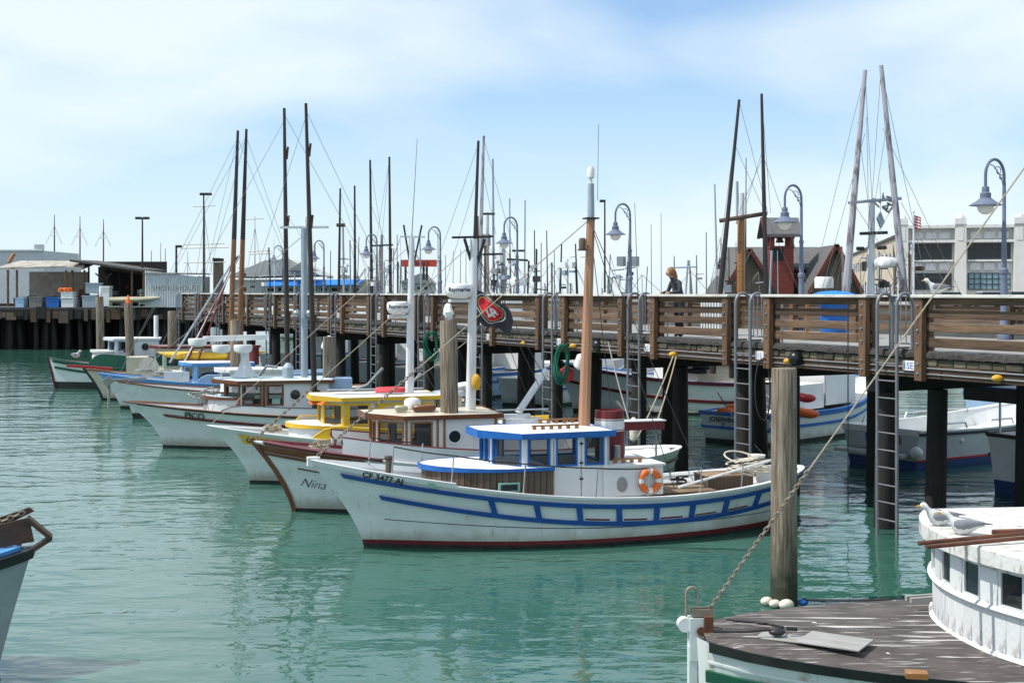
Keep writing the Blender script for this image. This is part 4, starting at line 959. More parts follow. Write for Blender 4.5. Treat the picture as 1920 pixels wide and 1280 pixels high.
# stem head with roller and iron strap
sh_ = MB(); sh_.box((-.03, 0, 1.27), (.15, .14, .42)); sh_.box((-.07, 0, .5), (.08, .11, 1.4)); sh_.build('stem_post', 'hull_rusty', B0)
MB().box((.075, 0, 1.40), (.09, .22, .20)).build('stem_block', 'rust', B0)
b = MB(); b.lathe([(.07, -.05), (.05, -.035), (.05, .035), (.07, .05)], 18); b.v = [(p[0] - .15, p[2], p[1] + 1.41) for p in b.v]; b.build('bow_roller', 'plastic_white', B0)
b = MB(); b.lathe([(.045, -.012), (.045, .012)], 12); b.v = [(p[0] + .0, p[2] - .10, p[1] + 1.36) for p in b.v]; b.build('bolt', 'rust', B0)
b = MB(); b.tube([(-.13, 0, 1.50), (-.13, 0, 1.72)] + [(-.075 - .055 * math.cos(a), 0, 1.72 + .055 * math.sin(a)) for a in [math.pi * i / 8 for i in range(9)]] + [(-.02, 0, 1.6)], .014, 6, flat=2.2); b.build('iron_strap', 'chain', B0)
b = MB(); b.box((.03, -.05, 1.53), (.22, .012, .07)); b.box((.03, .05, 1.53), (.22, .012, .07)); b.box((.03, 0, 1.50), (.22, .11, .012)); b.build('chain_shackle', 'chain', B0)
mtop = Vector((3.55, .1, 6.2)); ft = Vector((.10, 0, 1.55)); kk = ft.lerp(mtop, .30)
chain(B0, ft, kk, .06, .0075); stay(B0, kk, mtop, .009, 'rope'); mast(B0, 3.62, .1, 2.2, 6.4, .11, .08, 'mast_white')
# wheelhouse: rounded front of upright planks
def arc0(l, k=1.0):                     # front wall: distance aft at lateral l
    return 2.60 + .30 * (abs(l) / 1.2) ** 2.0 * k
NP = 17; LW = 1.33
pl = [(-LW + 2 * LW * i / NP) for i in range(NP + 1)]
def arcpt(l, out=0.0):
    a = (arc0(l + .01) - arc0(l - .01)) / .02; nrm = Vector((-1, a, 0)).normalized(); return Vector((arc0(l), l, 0)) + nrm * out
for a, c in zip(pl, pl[1:]):
    p0, p1 = arcpt(a), arcpt(c); m = (p0 + p1) / 2; ang = math.atan2(p1.y - p0.y, p1.x - p0.x); w = (p1 - p0).length
    bbox('wall_plank', (round(w, 3) - .002, .045, .46), 'paint_peel', B0, (m.x, m.y, 1.24 + .23), (0, 0, ang), bev=.006)
# curved bands: base moulding, bead, header; posts and windows between
def band0(z0, z1, o0, o1, name, mat, rnd=False):
    b = MB(); n = 30
    for i in range(n + 1):
        l = -LW + 2 * LW * i / n
        pts = [(o0, z0), (o1, z0), (o1, z1), (o0, z1)] if not rnd else [(o0, z0), (o0 + (o1 - o0) * .7, z0 + .01), (o1, (z0 + z1) / 2), (o0 + (o1 - o0) * .7, z1 - .01), (o0, z1)]
        for of, z in pts: p = arcpt(l, of); b.v.append((p.x, p.y, z))
    k = len(b.v) // (n + 1)
    for i in range(n):
        for j in range(k): q = i * k; j2 = (j + 1) % k; b.f.append((q + j, q + k + j, q + k + j2, q + j2))
    b.f += [tuple(range(k)), tuple(n * k + j for j in reversed(range(k)))]
    return b.build(name, mat, B0, sharp=50)
band0(1.22, 1.30, -.02, .06, 'base_moulding', 'paint_peel', True)
band0(1.655, 1.735, -.03, .075, 'bead', 'paint_peel', True)
band0(2.06, 2.16, -.03, .02, 'header', 'paint_peel')
wl = [-1.33, -1.07, -.77, -.53, -.23, .01, .31, .55, .85, 1.09, 1.33]
for i in range(10):
    a, c = wl[i], wl[i + 1]; p0, p1 = arcpt(a), arcpt(c); m = (p0 + p1) / 2; ang = math.atan2(p1.y - p0.y, p1.x - p0.x); w = (p1 - p0).length
    if i % 2 == 0: bbox('wall_post', (round(w, 3) - .006, .07, .35), 'paint_peel', B0, (m.x, m.y, 1.89), (0, 0, ang), bev=.008)
    else:
        f = MB(); e = .032; h0, h1 = 1.72, 2.08
        f.box((-w / 2 + e / 2, 0, (h0 + h1) / 2), (e, .05, h1 - h0)); f.box((w / 2 - e / 2, 0, (h0 + h1) / 2), (e, .05, h1 - h0)); f.box((0, 0, h0 + e / 2), (w - 2 * e, .05, e)); f.box((0, 0, h1 - e / 2 + .01), (w - 2 * e, .05, e))
        fo = f.build('window', 'paint_peel', B0, (m.x, m.y, 0), (0, 0, ang)); MB().box((0, .0, (h0 + h1) / 2), (w - 2 * e, .008, h1 - h0 - 2 * e)).build('pane', 'glass_dark', fo)
wall(B0, (2.93, -1.33), (5.2, -1.33), 1.24, 2.15, 'paint_peel', [(.4, .9, 1.76, 2.04)], frame='paint_peel', pane='glass_dark'); wall(B0, (5.2, 1.33), (2.93, 1.33), 1.24, 2.15, 'paint_peel', [], frame='white')
ro = [arcpt(-LW * 1.06 + 2 * LW * 1.06 * i / 26, .16) for i in range(27)]; ro = [(p.x, p.y) for p in ro] + [(5.4, 1.62), (5.4, -1.62)]
c0 = (3.9, 0); b = MB(); n = len(ro)
def rz0(p): return 2.265 + .03 * (1 - (p[1] / 1.6) ** 2)
rings = [[(c0[0] + (p[0] - c0[0]) * k, p[1] * k) for p in ro] for k in (1, .985, .7, .35)]
b.v = [(*p, 2.125) for p in rings[0]] + [(*p, rz0(p) - .02) for p in rings[0]]
for rg in rings[1:]: b.v += [(*p, rz0(p)) for p in rg]
b.v.append((*c0, rz0(c0))); b.f.append(tuple(reversed(range(n))))
for r_ in range(4):
    for i in range(n): k = (i + 1) % n; b.f.append((r_ * n + i, r_ * n + k, (r_ + 1) * n + k, (r_ + 1) * n + i))
for i in range(n): b.f.append((4 * n + i, 4 * n + (i + 1) % n, 5 * n))
b.build('wheelhouse_roof', 'roof_flaky', B0, sharp=40)
# loose things on the foredeck and the roof
dz0 = 1.345
def on0(x, y, z): return on(B0, (x, y, z))
def deckp(px, py, z=1.35): d = F * (EYE - z) / (py - HY); return P(px, py, d)
c = deckp(1565, 1201); o = bbox('loose_board', (.62, .46, .016), 'board_grey', None, c, (0, R(-.5), R(-33)), bev=.003); tag(o, 'larger grey plywood square lying on the dark foredeck', 'board', 'boards on the foredeck')
c = deckp(1475, 1195, 1.335); o = bbox('loose_board', (.55, .26, .014), 'board_grey', None, c, (0, R(-.5), R(-28)), bev=.003); tag(o, 'narrow grey plywood strip under the black rope cleat on the foredeck', 'board', 'boards on the foredeck')
c = deckp(1718, 1268, 1.36); o = bbox('wood_block', (.19, .12, .055), 'varnish', None, c + Vector((0, 0, .02)), (0, 0, R(-12)), bev=.004); tag(o, 'small square brown wood block on the dark foredeck', 'block')
c = deckp(1457, 1190, 1.36); t = thing('deck_cleat', 'black rope turned round a low cleat on the foredeck', 'cleat', c)
MB().ball((0, 0, .03), .075, 12, 8, (1.1, .7, .5)).build('cleat', 'black', t); b = MB(); b.tube([(.02, .0, .06), (.08, .1, .05), (.03, .3, .02), (-.15, .42, .02), (-.4, .55, .01)], .014, 6); b.tube([(-.05, 0, .05), (-.3, -.02, .04), (-.62, .0, .03)], .011, 6); b.tube([(.1, .02, .06), (.2, .03, .05)], .02, 6); b.build('rope', 'rope_black', t)
for (a, c_, lb) in (((1722, 1018), (1935, 998), 'rusty iron pipe lying across the wheelhouse roof nearer the gulls'), ((1737, 1025), (1940, 1006), 'rusty iron pipe on the roof edge nearest the wheelhouse windows')):
    p0, p1 = deckp(*a, 2.305), deckp(*c_, 2.345); o = MB().tube([p0 - (p1 - p0).normalized() * .0, p1], .021, 8).build('iron_pipe', 'rust', None); tag(o, lb, 'pipe', 'pipes on the wheelhouse roof')
c = deckp(1905, 996, 2.32); o = bbox('iron_bar', (.5, .06, .05), 'rust', None, c, (0, 0, R(8)), bev=.01); tag(o, 'short rusty bar behind the pipes on the wheelhouse roof', 'bar')
c = deckp(1722, 1128, 1.36); b = MB(); b.span((-.12, .05, .03), (.25, .12, .04), .05, .05); b.span((-.1, -.05, .03), (.2, 0, .04), .05, .05); o = b.build('timber_offcut', 'board_grey', None, c); tag(o, 'grey timber offcuts tucked behind the rounded wheelhouse', 'timber')

# gulls
M('gull_white', (.78, .78, .77), .7); M('gull_grey', (.25, .26, .29), .7, (.19, .20, .22), scale=9, st=(1, 4, 1)); M('beak', (.75, .38, .03), .4)
def gull(name, label, loc, rz, s=1.0, sit=True):
    t = thing(name, label, 'gull', loc, rz, 'gulls')
    t.scale = (s, s, s)
    z = .085 if sit else .17
    MB().loft([(-.215, 0, z + .20, .004, .004), (-.20, 0, z + .198, .026, .028), (-.175, 0, z + .198, .042, .043), (-.145, 0, z + .19, .046, .048), (-.12, 0, z + .16, .047, .055), (-.10, 0, z + .115, .058, .07), (-.06, 0, z + .06, .085, .095), (0, 0, z + .03, .10, .105), (.08, 0, z + .03, .098, .095), (.16, 0, z + .035, .07, .065), (.22, 0, z + .045, .04, .03), (.27, 0, z + .05, .03, .012), (.31, 0, z + .05, .026, .005)], 14).build('body', 'gull_white', t, sharp=80)
    for sd in (-1, 1):
        MB().loft([(-.07, sd * .07, z + .075, .02, .03), (-.03, sd * .085, z + .075, .028, .06), (.05, sd * .085, z + .072, .032, .068), (.13, sd * .07, z + .075, .03, .055), (.21, sd * .04, z + .08, .024, .032), (.30, sd * .02, z + .08, .014, .016)], 10).build('wing', 'gull_grey', t, sharp=80)
        MB().loft([(.2, sd * .028, z + .085, .014, .014), (.30, sd * .012, z + .078, .012, .01), (.40, sd * .006, z + .07, .004, .004)], 6).build('wing_tip', 'black', t)
        MB().ball((-.188, sd * .034, z + .21), .006, 6, 5).build('eye', 'black', t)
        if not sit: MB().tube([(.02, sd * .03, z - .03), (.02, sd * .03, 0), (-.03, sd * .03, 0.004)], .006, 5).build('leg', 'beak', t)
    MB().loft([(-.205, 0, z + .195, .013, .015), (-.24, 0, z + .192, .010, .012), (-.262, 0, z + .183, .004, .006)], 8).build('beak', 'beak', t)
    return t
gull('gull', 'gull sitting behind on the white wheelhouse roof, head furthest left', deckp(1755, 988, 2.275), R(5), .80)
gull('gull', 'gull sitting in front on the white wheelhouse roof beside the pipes', deckp(1798, 1004, 2.28), R(-12), .80)
pg = PW(-.65, -.02, CAPZ); c = P(1768, 545, 23.9); gull('gull', 'gull resting on the pier rail cap near the right lamp', (c.x - .2, 23.75, CAPZ), R(0), .95)
gull('gull', 'small gull standing on the bow deck of the green boat', on(B8, (1.0, 0, 1.45)), R(150), 1.3)

# buoys round the foot of the near pile
pc = P(1470, 1130, 19.3)
for (dx, dy, mt, lb, sz) in ((-.27, -.05, 'buoy_white', 'white float left of the near pile foot', .075), (-.18, -.2, 'pink_red', 'pinkish float at the near pile foot', .07), (-.02, -.26, 'buoy_white', 'larger pale float in front of the near pile foot', .09), (.27, -.1, 'blue', 'blue float right of the near pile foot', .06)):
    o = MB().ball((0, 0, 0), sz, 14, 10, (1.35, 1, .9)).build('float', mt if mt != 'pink_red' else 'buoy_white', None, (pc.x + dx, 19.3 + dy, .06), (0, 0, R(20))); tag(o, lb, 'float', 'floats round the near pile')
o = MB().tube(sag((pc.x + .25, 19.2, .1), (pc.x + 1.4, 18.6, .25), 8, .02), .018, 6).build('mooring_rope', 'rope_black', None); tag(o, 'black mooring rope running right from the near pile foot', 'rope')

# ---------------------------------------------------------------- bow at the left edge
c = P(60, 1030, 15.9); BL = thing('fishing_boat', 'dark bow with blue rail and brown anchor roller entering at the left edge', 'boat', (c.x - .42, 15.9, 0), R(200), 'boats in the foreground')
HL = Hull(8, 2.7, 1.5, 1.0, 1.1, oh=.40, st=.3, rake=1.1)
add_hull(BL, HL, hull='hull_shaded', cap='black', bul=.10, deckm='asphalt', capw=.06)
HL.strip(-.12, -.02, .05, 0, 1).build('fender_rail', 'black', BL)
HL.strip(.02, .075, -.045, .012, .6, inn=-.20).build('side_deck', 'sky_blue', BL)
MB().box((.95, .25, 1.47), (.9, .34, .14)).build('hatch_cover', 'sky_blue', BL); MB().box((1.1, -.5, 1.45), (.6, .3, .12)).build('hatch_cover', 'sky_blue', BL)
b = MB(); b.add([(-.42, -.10, 1.95), (.55, -.10, 1.50), (.55, -.10, 1.72), (-.36, -.10, 2.0), (-.42, -.06, 1.95), (.55, -.06, 1.50), (.55, -.06, 1.72), (-.36, -.06, 2.0)], [(0, 1, 2, 3), (4, 7, 6, 5), (0, 4, 5, 1), (3, 2, 6, 7), (1, 5, 6, 2), (0, 3, 7, 4)])
b.build('roller_cheek', 'iron_brown', BL)
b = MB(); b.add([(-.42, .06, 1.6), (.55, .06, 1.46), (.55, .06, 1.72), (-.36, .06, 1.9), (-.42, .10, 1.6), (.55, .10, 1.46), (.55, .10, 1.72), (-.36, .10, 1.9)], [(0, 1, 2, 3), (4, 7, 6, 5), (0, 4, 5, 1), (3, 2, 6, 7), (1, 5, 6, 2), (0, 3, 7, 4)])
b.build('roller_cheek', 'iron_brown', BL)
b = MB(); b.span((-.34, 0, 1.88), (-.62, 0, 1.62), .26, .05); b.span((-.62, 0, 1.62), (-.30, 0, 1.42), .2, .05); b.build('anchor_fluke', 'iron_brown', BL)
chain(BL, (-.30, 0, 1.95), (.6, 0, 1.62), .09, .013)
HL.text('CF 2218', .16, .03, -.5, 'ink', BL, side=1, off=.012) if False else None
# ---------------------------------------------------------------- boats berthed on the far side of the pier
GF = 'boats berthed beyond the pier'
def inv_of(o): return (Matrix.Translation(o.location) @ Matrix.Rotation(o.rotation_euler.z, 4, 'Z')).inverted()
def spar(root, a, b, d, r, mat, name='trolling_pole', d2=None, seg=8):     # a, b photo pixels
    iv = inv_of(root); p = iv @ P(*a, d); q = iv @ P(*b, d2 or d); rr = r if isinstance(r, tuple) else (r, r * .6)
    MB().tube([p, p.lerp(q, .5), q], [rr[0], (rr[0] + rr[1]) / 2, rr[1]], seg).build(name, mat, root); return p, q
def wires(root, pts, d, r=.008, mat='wire', d2=None):
    iv = inv_of(root)
    for a, b in pts: MB().tube([iv @ P(*a, d), iv @ P(*b, d2 or d)], r, 4).build('rigging', mat, root)
def far_boat(label, stern, ax, Lw, B, zs, hull, trim, bottom='bottom_black', stern_type='transom', zb=1.5, zm=.85, cap='white', wl=.12, deckm='white_worn', stripes=None, bul=.3):
    # stern: world point of the stern centre on the water; ax: heading from stern to bow (degrees)
    a = R(ax); bow = Vector((stern[0] + math.cos(a) * Lw, stern[1] + math.sin(a) * Lw, 0))
    t = thing('fishing_boat', label, 'boat', bow, a + math.pi, GF)
    H = Hull(Lw, B, zb, zm, zs, oh=.8, st=.1 if stern_type == 'transom' else .3, stern=stern_type)
    add_hull(t, H, hull=hull, bottom=bottom, cap=cap, wl=wl, bul=bul, deckm=deckm, stripes=stripes if stripes is not None else ((-.14, -.03, .04, .02, 1, trim), (-.45, -.36, .035, .02, 1, trim)))
    return t, H
# Josephine
F1, HF1 = far_boat('blue and white boat with name on its transom and orange floats on deck', (6.95, 39.7), 47, 8.5, 3.1, .95, 'hull_white', 'blue', cap='blue', zb=1.9, zm=.95)
def transom_text(root, H, txt, size, z, mat='ink', bold=.004, y0=0, shear=0):
    x = H.p(1, z).x + .02
    return flat_text('lettering', txt, size, mat, root, (x + .012, y0, z), (R(90), 0, R(90)), bold=bold, align='CENTER', shear=shear)
MB().box((HF1.p(1, .9).x + .0, 0, .92), (.08, 2.6, .12)).build('transom_cap', 'blue', F1); MB().box((HF1.p(1, .45).x + .0, 0, .48), (.07, 2.52, .09)).build('transom_band', 'blue', F1)
transom_text(F1, HF1, 'JOSEPHINE', .21, .66, y0=-.42); transom_text(F1, HF1, 'SF', .12, .545, y0=-.42)
house(F1, 2.2, 4.6, .9, 1.0, 2.5, trim='white', frame='white', side=[('w', .2, .7, 0)], front=2); MB().box((5.6, 0, 1.35), (1.6, 1.9, .8)).build('fish_hold', 'roof_white', F1)
b = MB()
for yy in (-.6, .5): b.lathe([(.17, -.04), (.17, .04)], 14, (6.9, yy, 1.75)); 
b.tube([(6.9, -.8, 1.2), (6.9, -.7, 1.8), (6.9, .6, 1.8), (6.9, .7, 1.2)], .05, 6); b.build('gurdy', 'rust', F1)
for (px, py, d, n, lb) in ((1375, 772, 40.2, 4, 'pile of orange crab floats on the transom corner of the blue-striped boat'), (1512, 778, 38.6, 3, 'orange floats on the blue-striped boat right of the near pile'), (1512, 750, 40, 2, 'red fender roll behind the near pile')):
    c = P(px, py, d); b = MB(); random.seed(px)
    for k in range(n): b.ball((random.uniform(-.3, .3), random.uniform(-.2, .2), random.uniform(-.05, .15)), .17, 10, 8, (1.7, .9, .8))
    o = b.build('crab_floats', 'orange' if n > 2 else 'red', None, c); tag(o, lb, 'floats', 'orange floats')
spar(F1, (1585, 560), (1622, 132), 40, (.13, .07), 'pole_lilac'); spar(F1, (1697, 560), (1652, 123), 40, (.13, .07), 'pole_lilac')
spar(F1, (1631, 600), (1635, 372), 40.3, (.15, .1), 'mast_white', 'mast')
iv = inv_of(F1)
for (a, b_, r, mt) in (((1590, 380), (1690, 372), .05, 'mast_grey'), ((1612, 438), (1664, 436), .05, 'wire_dark'), ((1606, 466), (1620, 466), .06, 'wire_dark'), ((1645, 465), (1662, 464), .06, 'wire_dark')): spar(F1, a, b_, 40.2, (r, r), mt, 'crosstree')
b = MB(); random.seed(8)
for k in range(16): q = iv @ P(1668 + random.uniform(-22, 16), 380 + random.uniform(-10, 10), 40.2); b.tube([q, q + Vector((random.uniform(-.3, .3), random.uniform(-.3, .3), random.uniform(-.2, .2)))], .03, 5)
tag(b.build('masthead_gear', 'rope_grey', F1), kind='stuff')
q = iv @ P(1668, 492, 40.2); o = MB().loft([(q.x - .55, q.y, q.z, .15, .12), (q.x - .5, q.y, q.z, .28, .17), (q.x + .5, q.y, q.z, .28, .17), (q.x + .55, q.y, q.z, .15, .12)], 14).build('radar', 'plastic_white', F1)
flat_text('lettering', 'JRC', .24, 'ink', o, (q.x - .25, q.y + .29, q.z - .08), (R(90), 0, math.pi))
MB().box(iv @ P(1651, 413, 40.2), (.32, .05, .4), ry=R(40)).build('radar_reflector', 'mast_grey', F1); MB().lathe([(.3, 0), (.3, .3), (.26, .36)], 16, iv @ P(1545, 540, 41)).build('sat_dome', 'plastic_white', F1)
wires(F1, [((1622, 135), (1520, 548)), ((1622, 135), (1635, 375)), ((1622, 250), (1540, 548)), ((1608, 230), (1650, 548)), ((1652, 128), (1635, 375)), ((1652, 128), (1740, 548)), ((1655, 240), (1800, 548)), ((1660, 250), (1615, 548)), ((1690, 380), (1780, 548)), ((1600, 380), (1690, 520)), ((1680, 380), (1580, 540)), ((1625, 220), (1628, 372)), ((1650, 340), (1652, 440))], 40)
# aluminium work boat
M('aluminium', (.50, .53, .54), .5, (.42, .44, .45), scale=2)
F2, HF2 = far_boat('grey aluminium work boat with blue bottom and red waterline moored stern-to', (10.0, 34.6), 36, 8.0, 3.0, 1.05, 'aluminium', 'black', bottom='bottom_blue', zb=1.5, zm=1.0, cap='roof_white', wl=.24, stripes=((lambda t: .23, lambda t: .28, .012, 0, 1, 'red'), (-.12, -.06, .03, .02, 1, 'black')), bul=.5)
for sd in (-1, 1):
    for t0 in (.9, .66, .45):
        p0 = HF2.p(t0, 1.05, sd, -.1); p1 = HF2.p(t0 - .13, 1.05, sd, -.1); MB().tube([p0, p0 + Vector((-.08, 0, .14)), p1 + Vector((.08, 0, .14)), p1], .028, 8).build('grab_rail', 'chrome', F2)
b = MB(); x = HF2.p(1, .5).x; b.box((x + .3, 0, .42), (.6, 2.2, .08)); b.build('swim_step', 'aluminium', F2); MB().box((x + .012, 0, 1.0), (.12, 2.5, .16)).build('transom_top', 'roof_white', F2)
transom_text(F2, HF2, 'RITE', .3, .68, 'blue', .006, -.2); transom_text(F2, HF2, 'M', .34, .66, 'red', .01, .55)
MB().ball((x + .15, 1.25, .5), .17, 12, 9).build('fender', 'plastic_white', F2); b = MB(); q = HF2.p(.8, .6, 1, .01); b.ball((q.x, q.y, .72), .07, 10, 7); b.build('outlet', 'plastic_white', F2)
# dark-railed boat at the right edge
F3, HF3 = far_boat('white boat with black rails and dark bottom cut by the right edge', (11.9, 29.3), 30, 8, 2.8, 1.4, 'hull_white', 'black', bottom='bottom_blue', zb=1.9, zm=1.4, cap='black', wl=.3, stripes=((-.08, .0, .05, 0, 1, 'black'), (-.55, -.48, .06, 0, 1, 'black')))
MB().box((HF3.p(1, 1.0).x + .02, 0, 1.35), (.07, 2.3, .09)).build('transom_rail', 'black', F3); MB().box((HF3.p(1, 1.0).x - .5, 0, 2.35), (2.6, 2.4, .3)).build('net_roller', 'black', F3); MB().box((HF3.p(1, 1.0).x - .55, 0, 2.52), (2.6, 2.5, .04)).build('roller_top', 'blue', F3)
for yy in (-.9, .0, .9): MB().tube([(HF3.p(1, 1).x - .1, yy, 1.3), (HF3.p(1, 1).x - .1, yy, 2.25)], .03, 6).build('rail_post', 'chrome', F3)
flat_text('lettering', 'L', .4, 'ink', F3, (HF3.p(1, .5).x + .06, .2, .5), (R(90), 0, R(90)))
# big pale boat behind them
F4, HF4 = far_boat('pale blue high-bowed boat behind the aluminium work boat', (16.5, 44), 20, 9, 3.2, 1.2, 'pale_blue', 'blue', zb=2.3, zm=1.3, cap='blue')
house(F4, 3, 5.6, 1, 1.3, 2.9, trim='white', frame='white', side=[('w', .2, .8, 0)], front=2)
# broadside white boat with maroon stripes
F5, HF5 = far_boat('white double-ended boat with two maroon stripes seen between the pier piles', (12.4, 49.9), 176, 10, 3.2, 1.2, 'hull_white', 'maroon', stern_type='canoe', zb=2.0, zm=1.25, stripes=((-.12, -.0, .05, 0, 1, 'maroon'), (-.8, -.68, .05, .02, 1, 'maroon')), cap='blue')
MB().box((6.4, 0, 1.55), (3.2, 2.0, .7)).build('deckhouse', 'cream', F5); MB().box((6.4, 0, 1.93), (3.35, 2.2, .06)).build('deckhouse_roof', 'varnish', F5)
house(F5, 3.2, 5.6, .95, 1.3, 3.0, trim='white', frame='varnish', wallm='white', side=[('w', .2, .7, 0), ('w', 1.0, 1.5, 0)], front=2)
spar(F5, (1336, 700), (1386, 187), 47.5, (.12, .05), 'pole_black'); spar(F5, (1440, 700), (1428, 176), 47.5, (.12, .05), 'pole_black'); spar(F5, (1389, 700), (1390, 405), 48, (.17, .14), 'varnish', 'mast'); spar(F5, (1390, 405), (1391, 362), 48, (.12, .1), 'mast_white', 'mast_top')
spar(F5, (1349, 414), (1438, 400), 47.8, (.08, .08), 'stave_wood', 'crosstree'); spar(F5, (1398, 548), (1399, 296), 49, (.03, .015), 'wire_dark', 'antenna'); spar(F5, (1383, 420), (1382, 340), 48.5, (.07, .05), 'mast_grey', 'mast'); spar(F5, (1345, 548), (1340, 345), 52, (.05, .03), 'mast_grey', 'mast')
wires(F5, [((1386, 190), (1440, 400)), ((1386, 190), (1340, 548)), ((1375, 265), (1500, 548)), ((1428, 180), (1445, 400)), ((1430, 290), (1520, 548)), ((1427, 290), (1400, 380)), ((1428, 300), (1385, 400)), ((1360, 410), (1345, 548))], 47.6)
# mid far-side boats with rigs: stern px/py, heading, rig pixels
def rigged(label, sx_, sy_, ax, hull, trim, poles, mst, Lw=9, B=3, wir=(), dm=None, roofm='roof_white', zb=1.9):
    w = WP(sx_, sy_); t, H = far_boat(label, (w.x, w.y), ax, Lw, B, 1.15, hull, trim, zb=zb, zm=1.1)
    house(t, 2.4, 5.0, 1.0, 1.1, 2.75, trim='white', frame='white', side=[('w', .2, .7, 0), ('w', 1.0, 1.6, 0)], front=2, top=roofm)
    d = dm or w.y + 3
    for (a, b_, mt, r) in poles: spar(t, a, b_, d, (r, r * .5), mt)
    for (a, b_, mt, r) in mst: spar(t, a, b_, d + .3, (r, r * .75), mt, 'mast')
    wires(t, wir, d, .011)
    return t, H, d
F6, HF6, d6 = rigged('white boat with tall dark poles and crowded gear behind the football flag', 985, 762, 60, 'hull_white', 'blue', [((884, 640), (897, 264), 'pole_black', .12), ((896, 640), (907, 255), 'pole_lilac', .12)], [((913, 600), (914, 398), 'mast_white', .1), ((895, 600), (894, 405), 'pole_brown', .12), ((926, 548), (924, 298), 'mast_grey', .06), ((945, 600), (944, 460), 'mast_white', .12)], wir=[((897, 270), (800, 548)), ((907, 260), (985, 548)), ((895, 330), (830, 548)), ((907, 330), (930, 440)), ((890, 450), (1005, 548)), ((944, 465), (1005, 548)), ((900, 440), (975, 548))], dm=58)
for (x0, y0, x1, y1) in ((905, 401, 928, 401), (905, 477, 943, 476), (890, 445, 925, 443), (950, 486, 990, 488), (960, 470, 984, 470)): spar(F6, (x0, y0), (x1, y1), 58, (.05, .05), 'wire_dark', 'crosstree')
iv = inv_of(F6)
for (px, py, w, h) in ((912, 450, 10, 22), (935, 484, 12, 10), (1000, 500, 8, 6), (930, 508, 14, 10), (985, 525, 10, 9), (945, 520, 18, 8)): bx = iv @ P(px, py, 58); MB().box(bx, (w / F * 58, .3, h / F * 58)).build('deck_gear', random.choice(['steel', 'mast_grey', 'plastic_white', 'rope_grey']), F6)
MB().lathe([(.4, -.2), (.42, 0), (.35, .15), (.1, .2)], 14, iv @ P(972, 527, 58)).build('radar_dome', 'plastic_white', F6)
F7, HF7, d7 = rigged('boat with four thin dark poles behind the middle of the pier', 760, 735, 60, 'hull_white', 'maroon', [((698, 640), (694, 300), 'pole_black', .11), ((733, 640), (730, 294), 'pole_black', .11), ((634, 640), (638, 353), 'pole_black', .10), ((666, 640), (665, 348), 'pole_black', .10)], [((715, 548), (716, 440), 'mast_grey', .1), ((645, 548), (643, 425), 'mast_grey', .07)], wir=[((694, 305), (716, 445)), ((730, 300), (716, 445)), ((694, 380), (760, 548)), ((730, 300), (690, 548)), ((638, 360), (700, 548))], dm=72)
spar(F7, (693, 461), (737, 459), 72, (.05, .05), 'wire_dark', 'crosstree'); spar(F7, (631, 422), (647, 422), 72, (.1, .1), 'pole_black', 'crosstree')
F8, HF8, d8 = rigged('white boat with paired floodlights on its mast right of the tan mast', 1080, 752, 55, 'hull_white', 'green', [((1048, 640), (1053, 457), 'pole_black', .07), ((1086, 640), (1079, 457), 'pole_black', .07), ((1028, 640), (1025, 432), 'pole_black', .05)], [((1064, 600), (1064, 485), 'mast_white', .07)], dm=66)
iv = inv_of(F8)
for px in (1058, 1071): MB().box(iv @ P(px, 497, 66), (.32, .3, .3)).build('floodlight', 'plastic_white', F8)
F9, HF9, d9 = rigged('white boat with twin square floodlights behind the third lamp', 1235, 757, 58, 'hull_white', 'blue', [((1172, 600), (1180, 425), 'wire', .03), ((1198, 600), (1190, 380), 'wire', .025)], [((1175, 560), (1177, 490), 'mast_grey', .06), ((1130, 560), (1129, 540), 'wire', .03)], dm=56)
iv = inv_of(F9)
for px in (1165, 1190): MB().box(iv @ P(px, 490, 55.8), (.3, .3, .42)).build('floodlight', 'steel', F9)
F10, HF10, d10 = rigged('white boat with small tripod gantry left of the leaning woman', 1330, 750, 60, 'hull_white', 'green', [((1265, 560), (1264, 480), 'wire', .05), ((1306, 560), (1306, 478), 'wire', .05)], [((1285, 560), (1290, 488), 'mast_grey', .06), ((1298, 560), (1292, 488), 'mast_grey', .06)], dm=60)
spar(F10, (1262, 502), (1308, 500), 60, (.04, .04), 'mast_grey', 'crosstree')
F11, HF11, d11 = rigged('white boat with slim radar mast behind the left part of the pier', 610, 715, 62, 'hull_white', 'blue', [((577, 548), (580, 440), 'wire', .04)], [((770, 548), (772, 440), 'mast_white', .08), ((790, 548), (787, 445), 'mast_grey', .06)], dm=80)
# more hulls filling the far berths
for i, (sx_, sy_, ax, hl, tr, lb) in enumerate(((880, 745, 62, 'pale_blue', 'blue', 'pale blue hull half hidden behind the pier ladders'), (700, 722, 60, 'hull_white', 'maroon', 'white hull with maroon rail glimpsed behind the yellow boat mast'), (520, 702, 60, 'hull_white', 'blue', 'small white hull glimpsed behind the black trolling poles'))):
    w = WP(sx_, sy_); t, H = far_boat(lb, (w.x, w.y), ax, 8.5, 3, 1.15, hl, tr, zb=1.9, zm=1.1); house(t, 2.6, 5.0, 1, 1.1, 2.5, trim='white', frame='white', side=[('w', .2, .7, 0)], front=2)

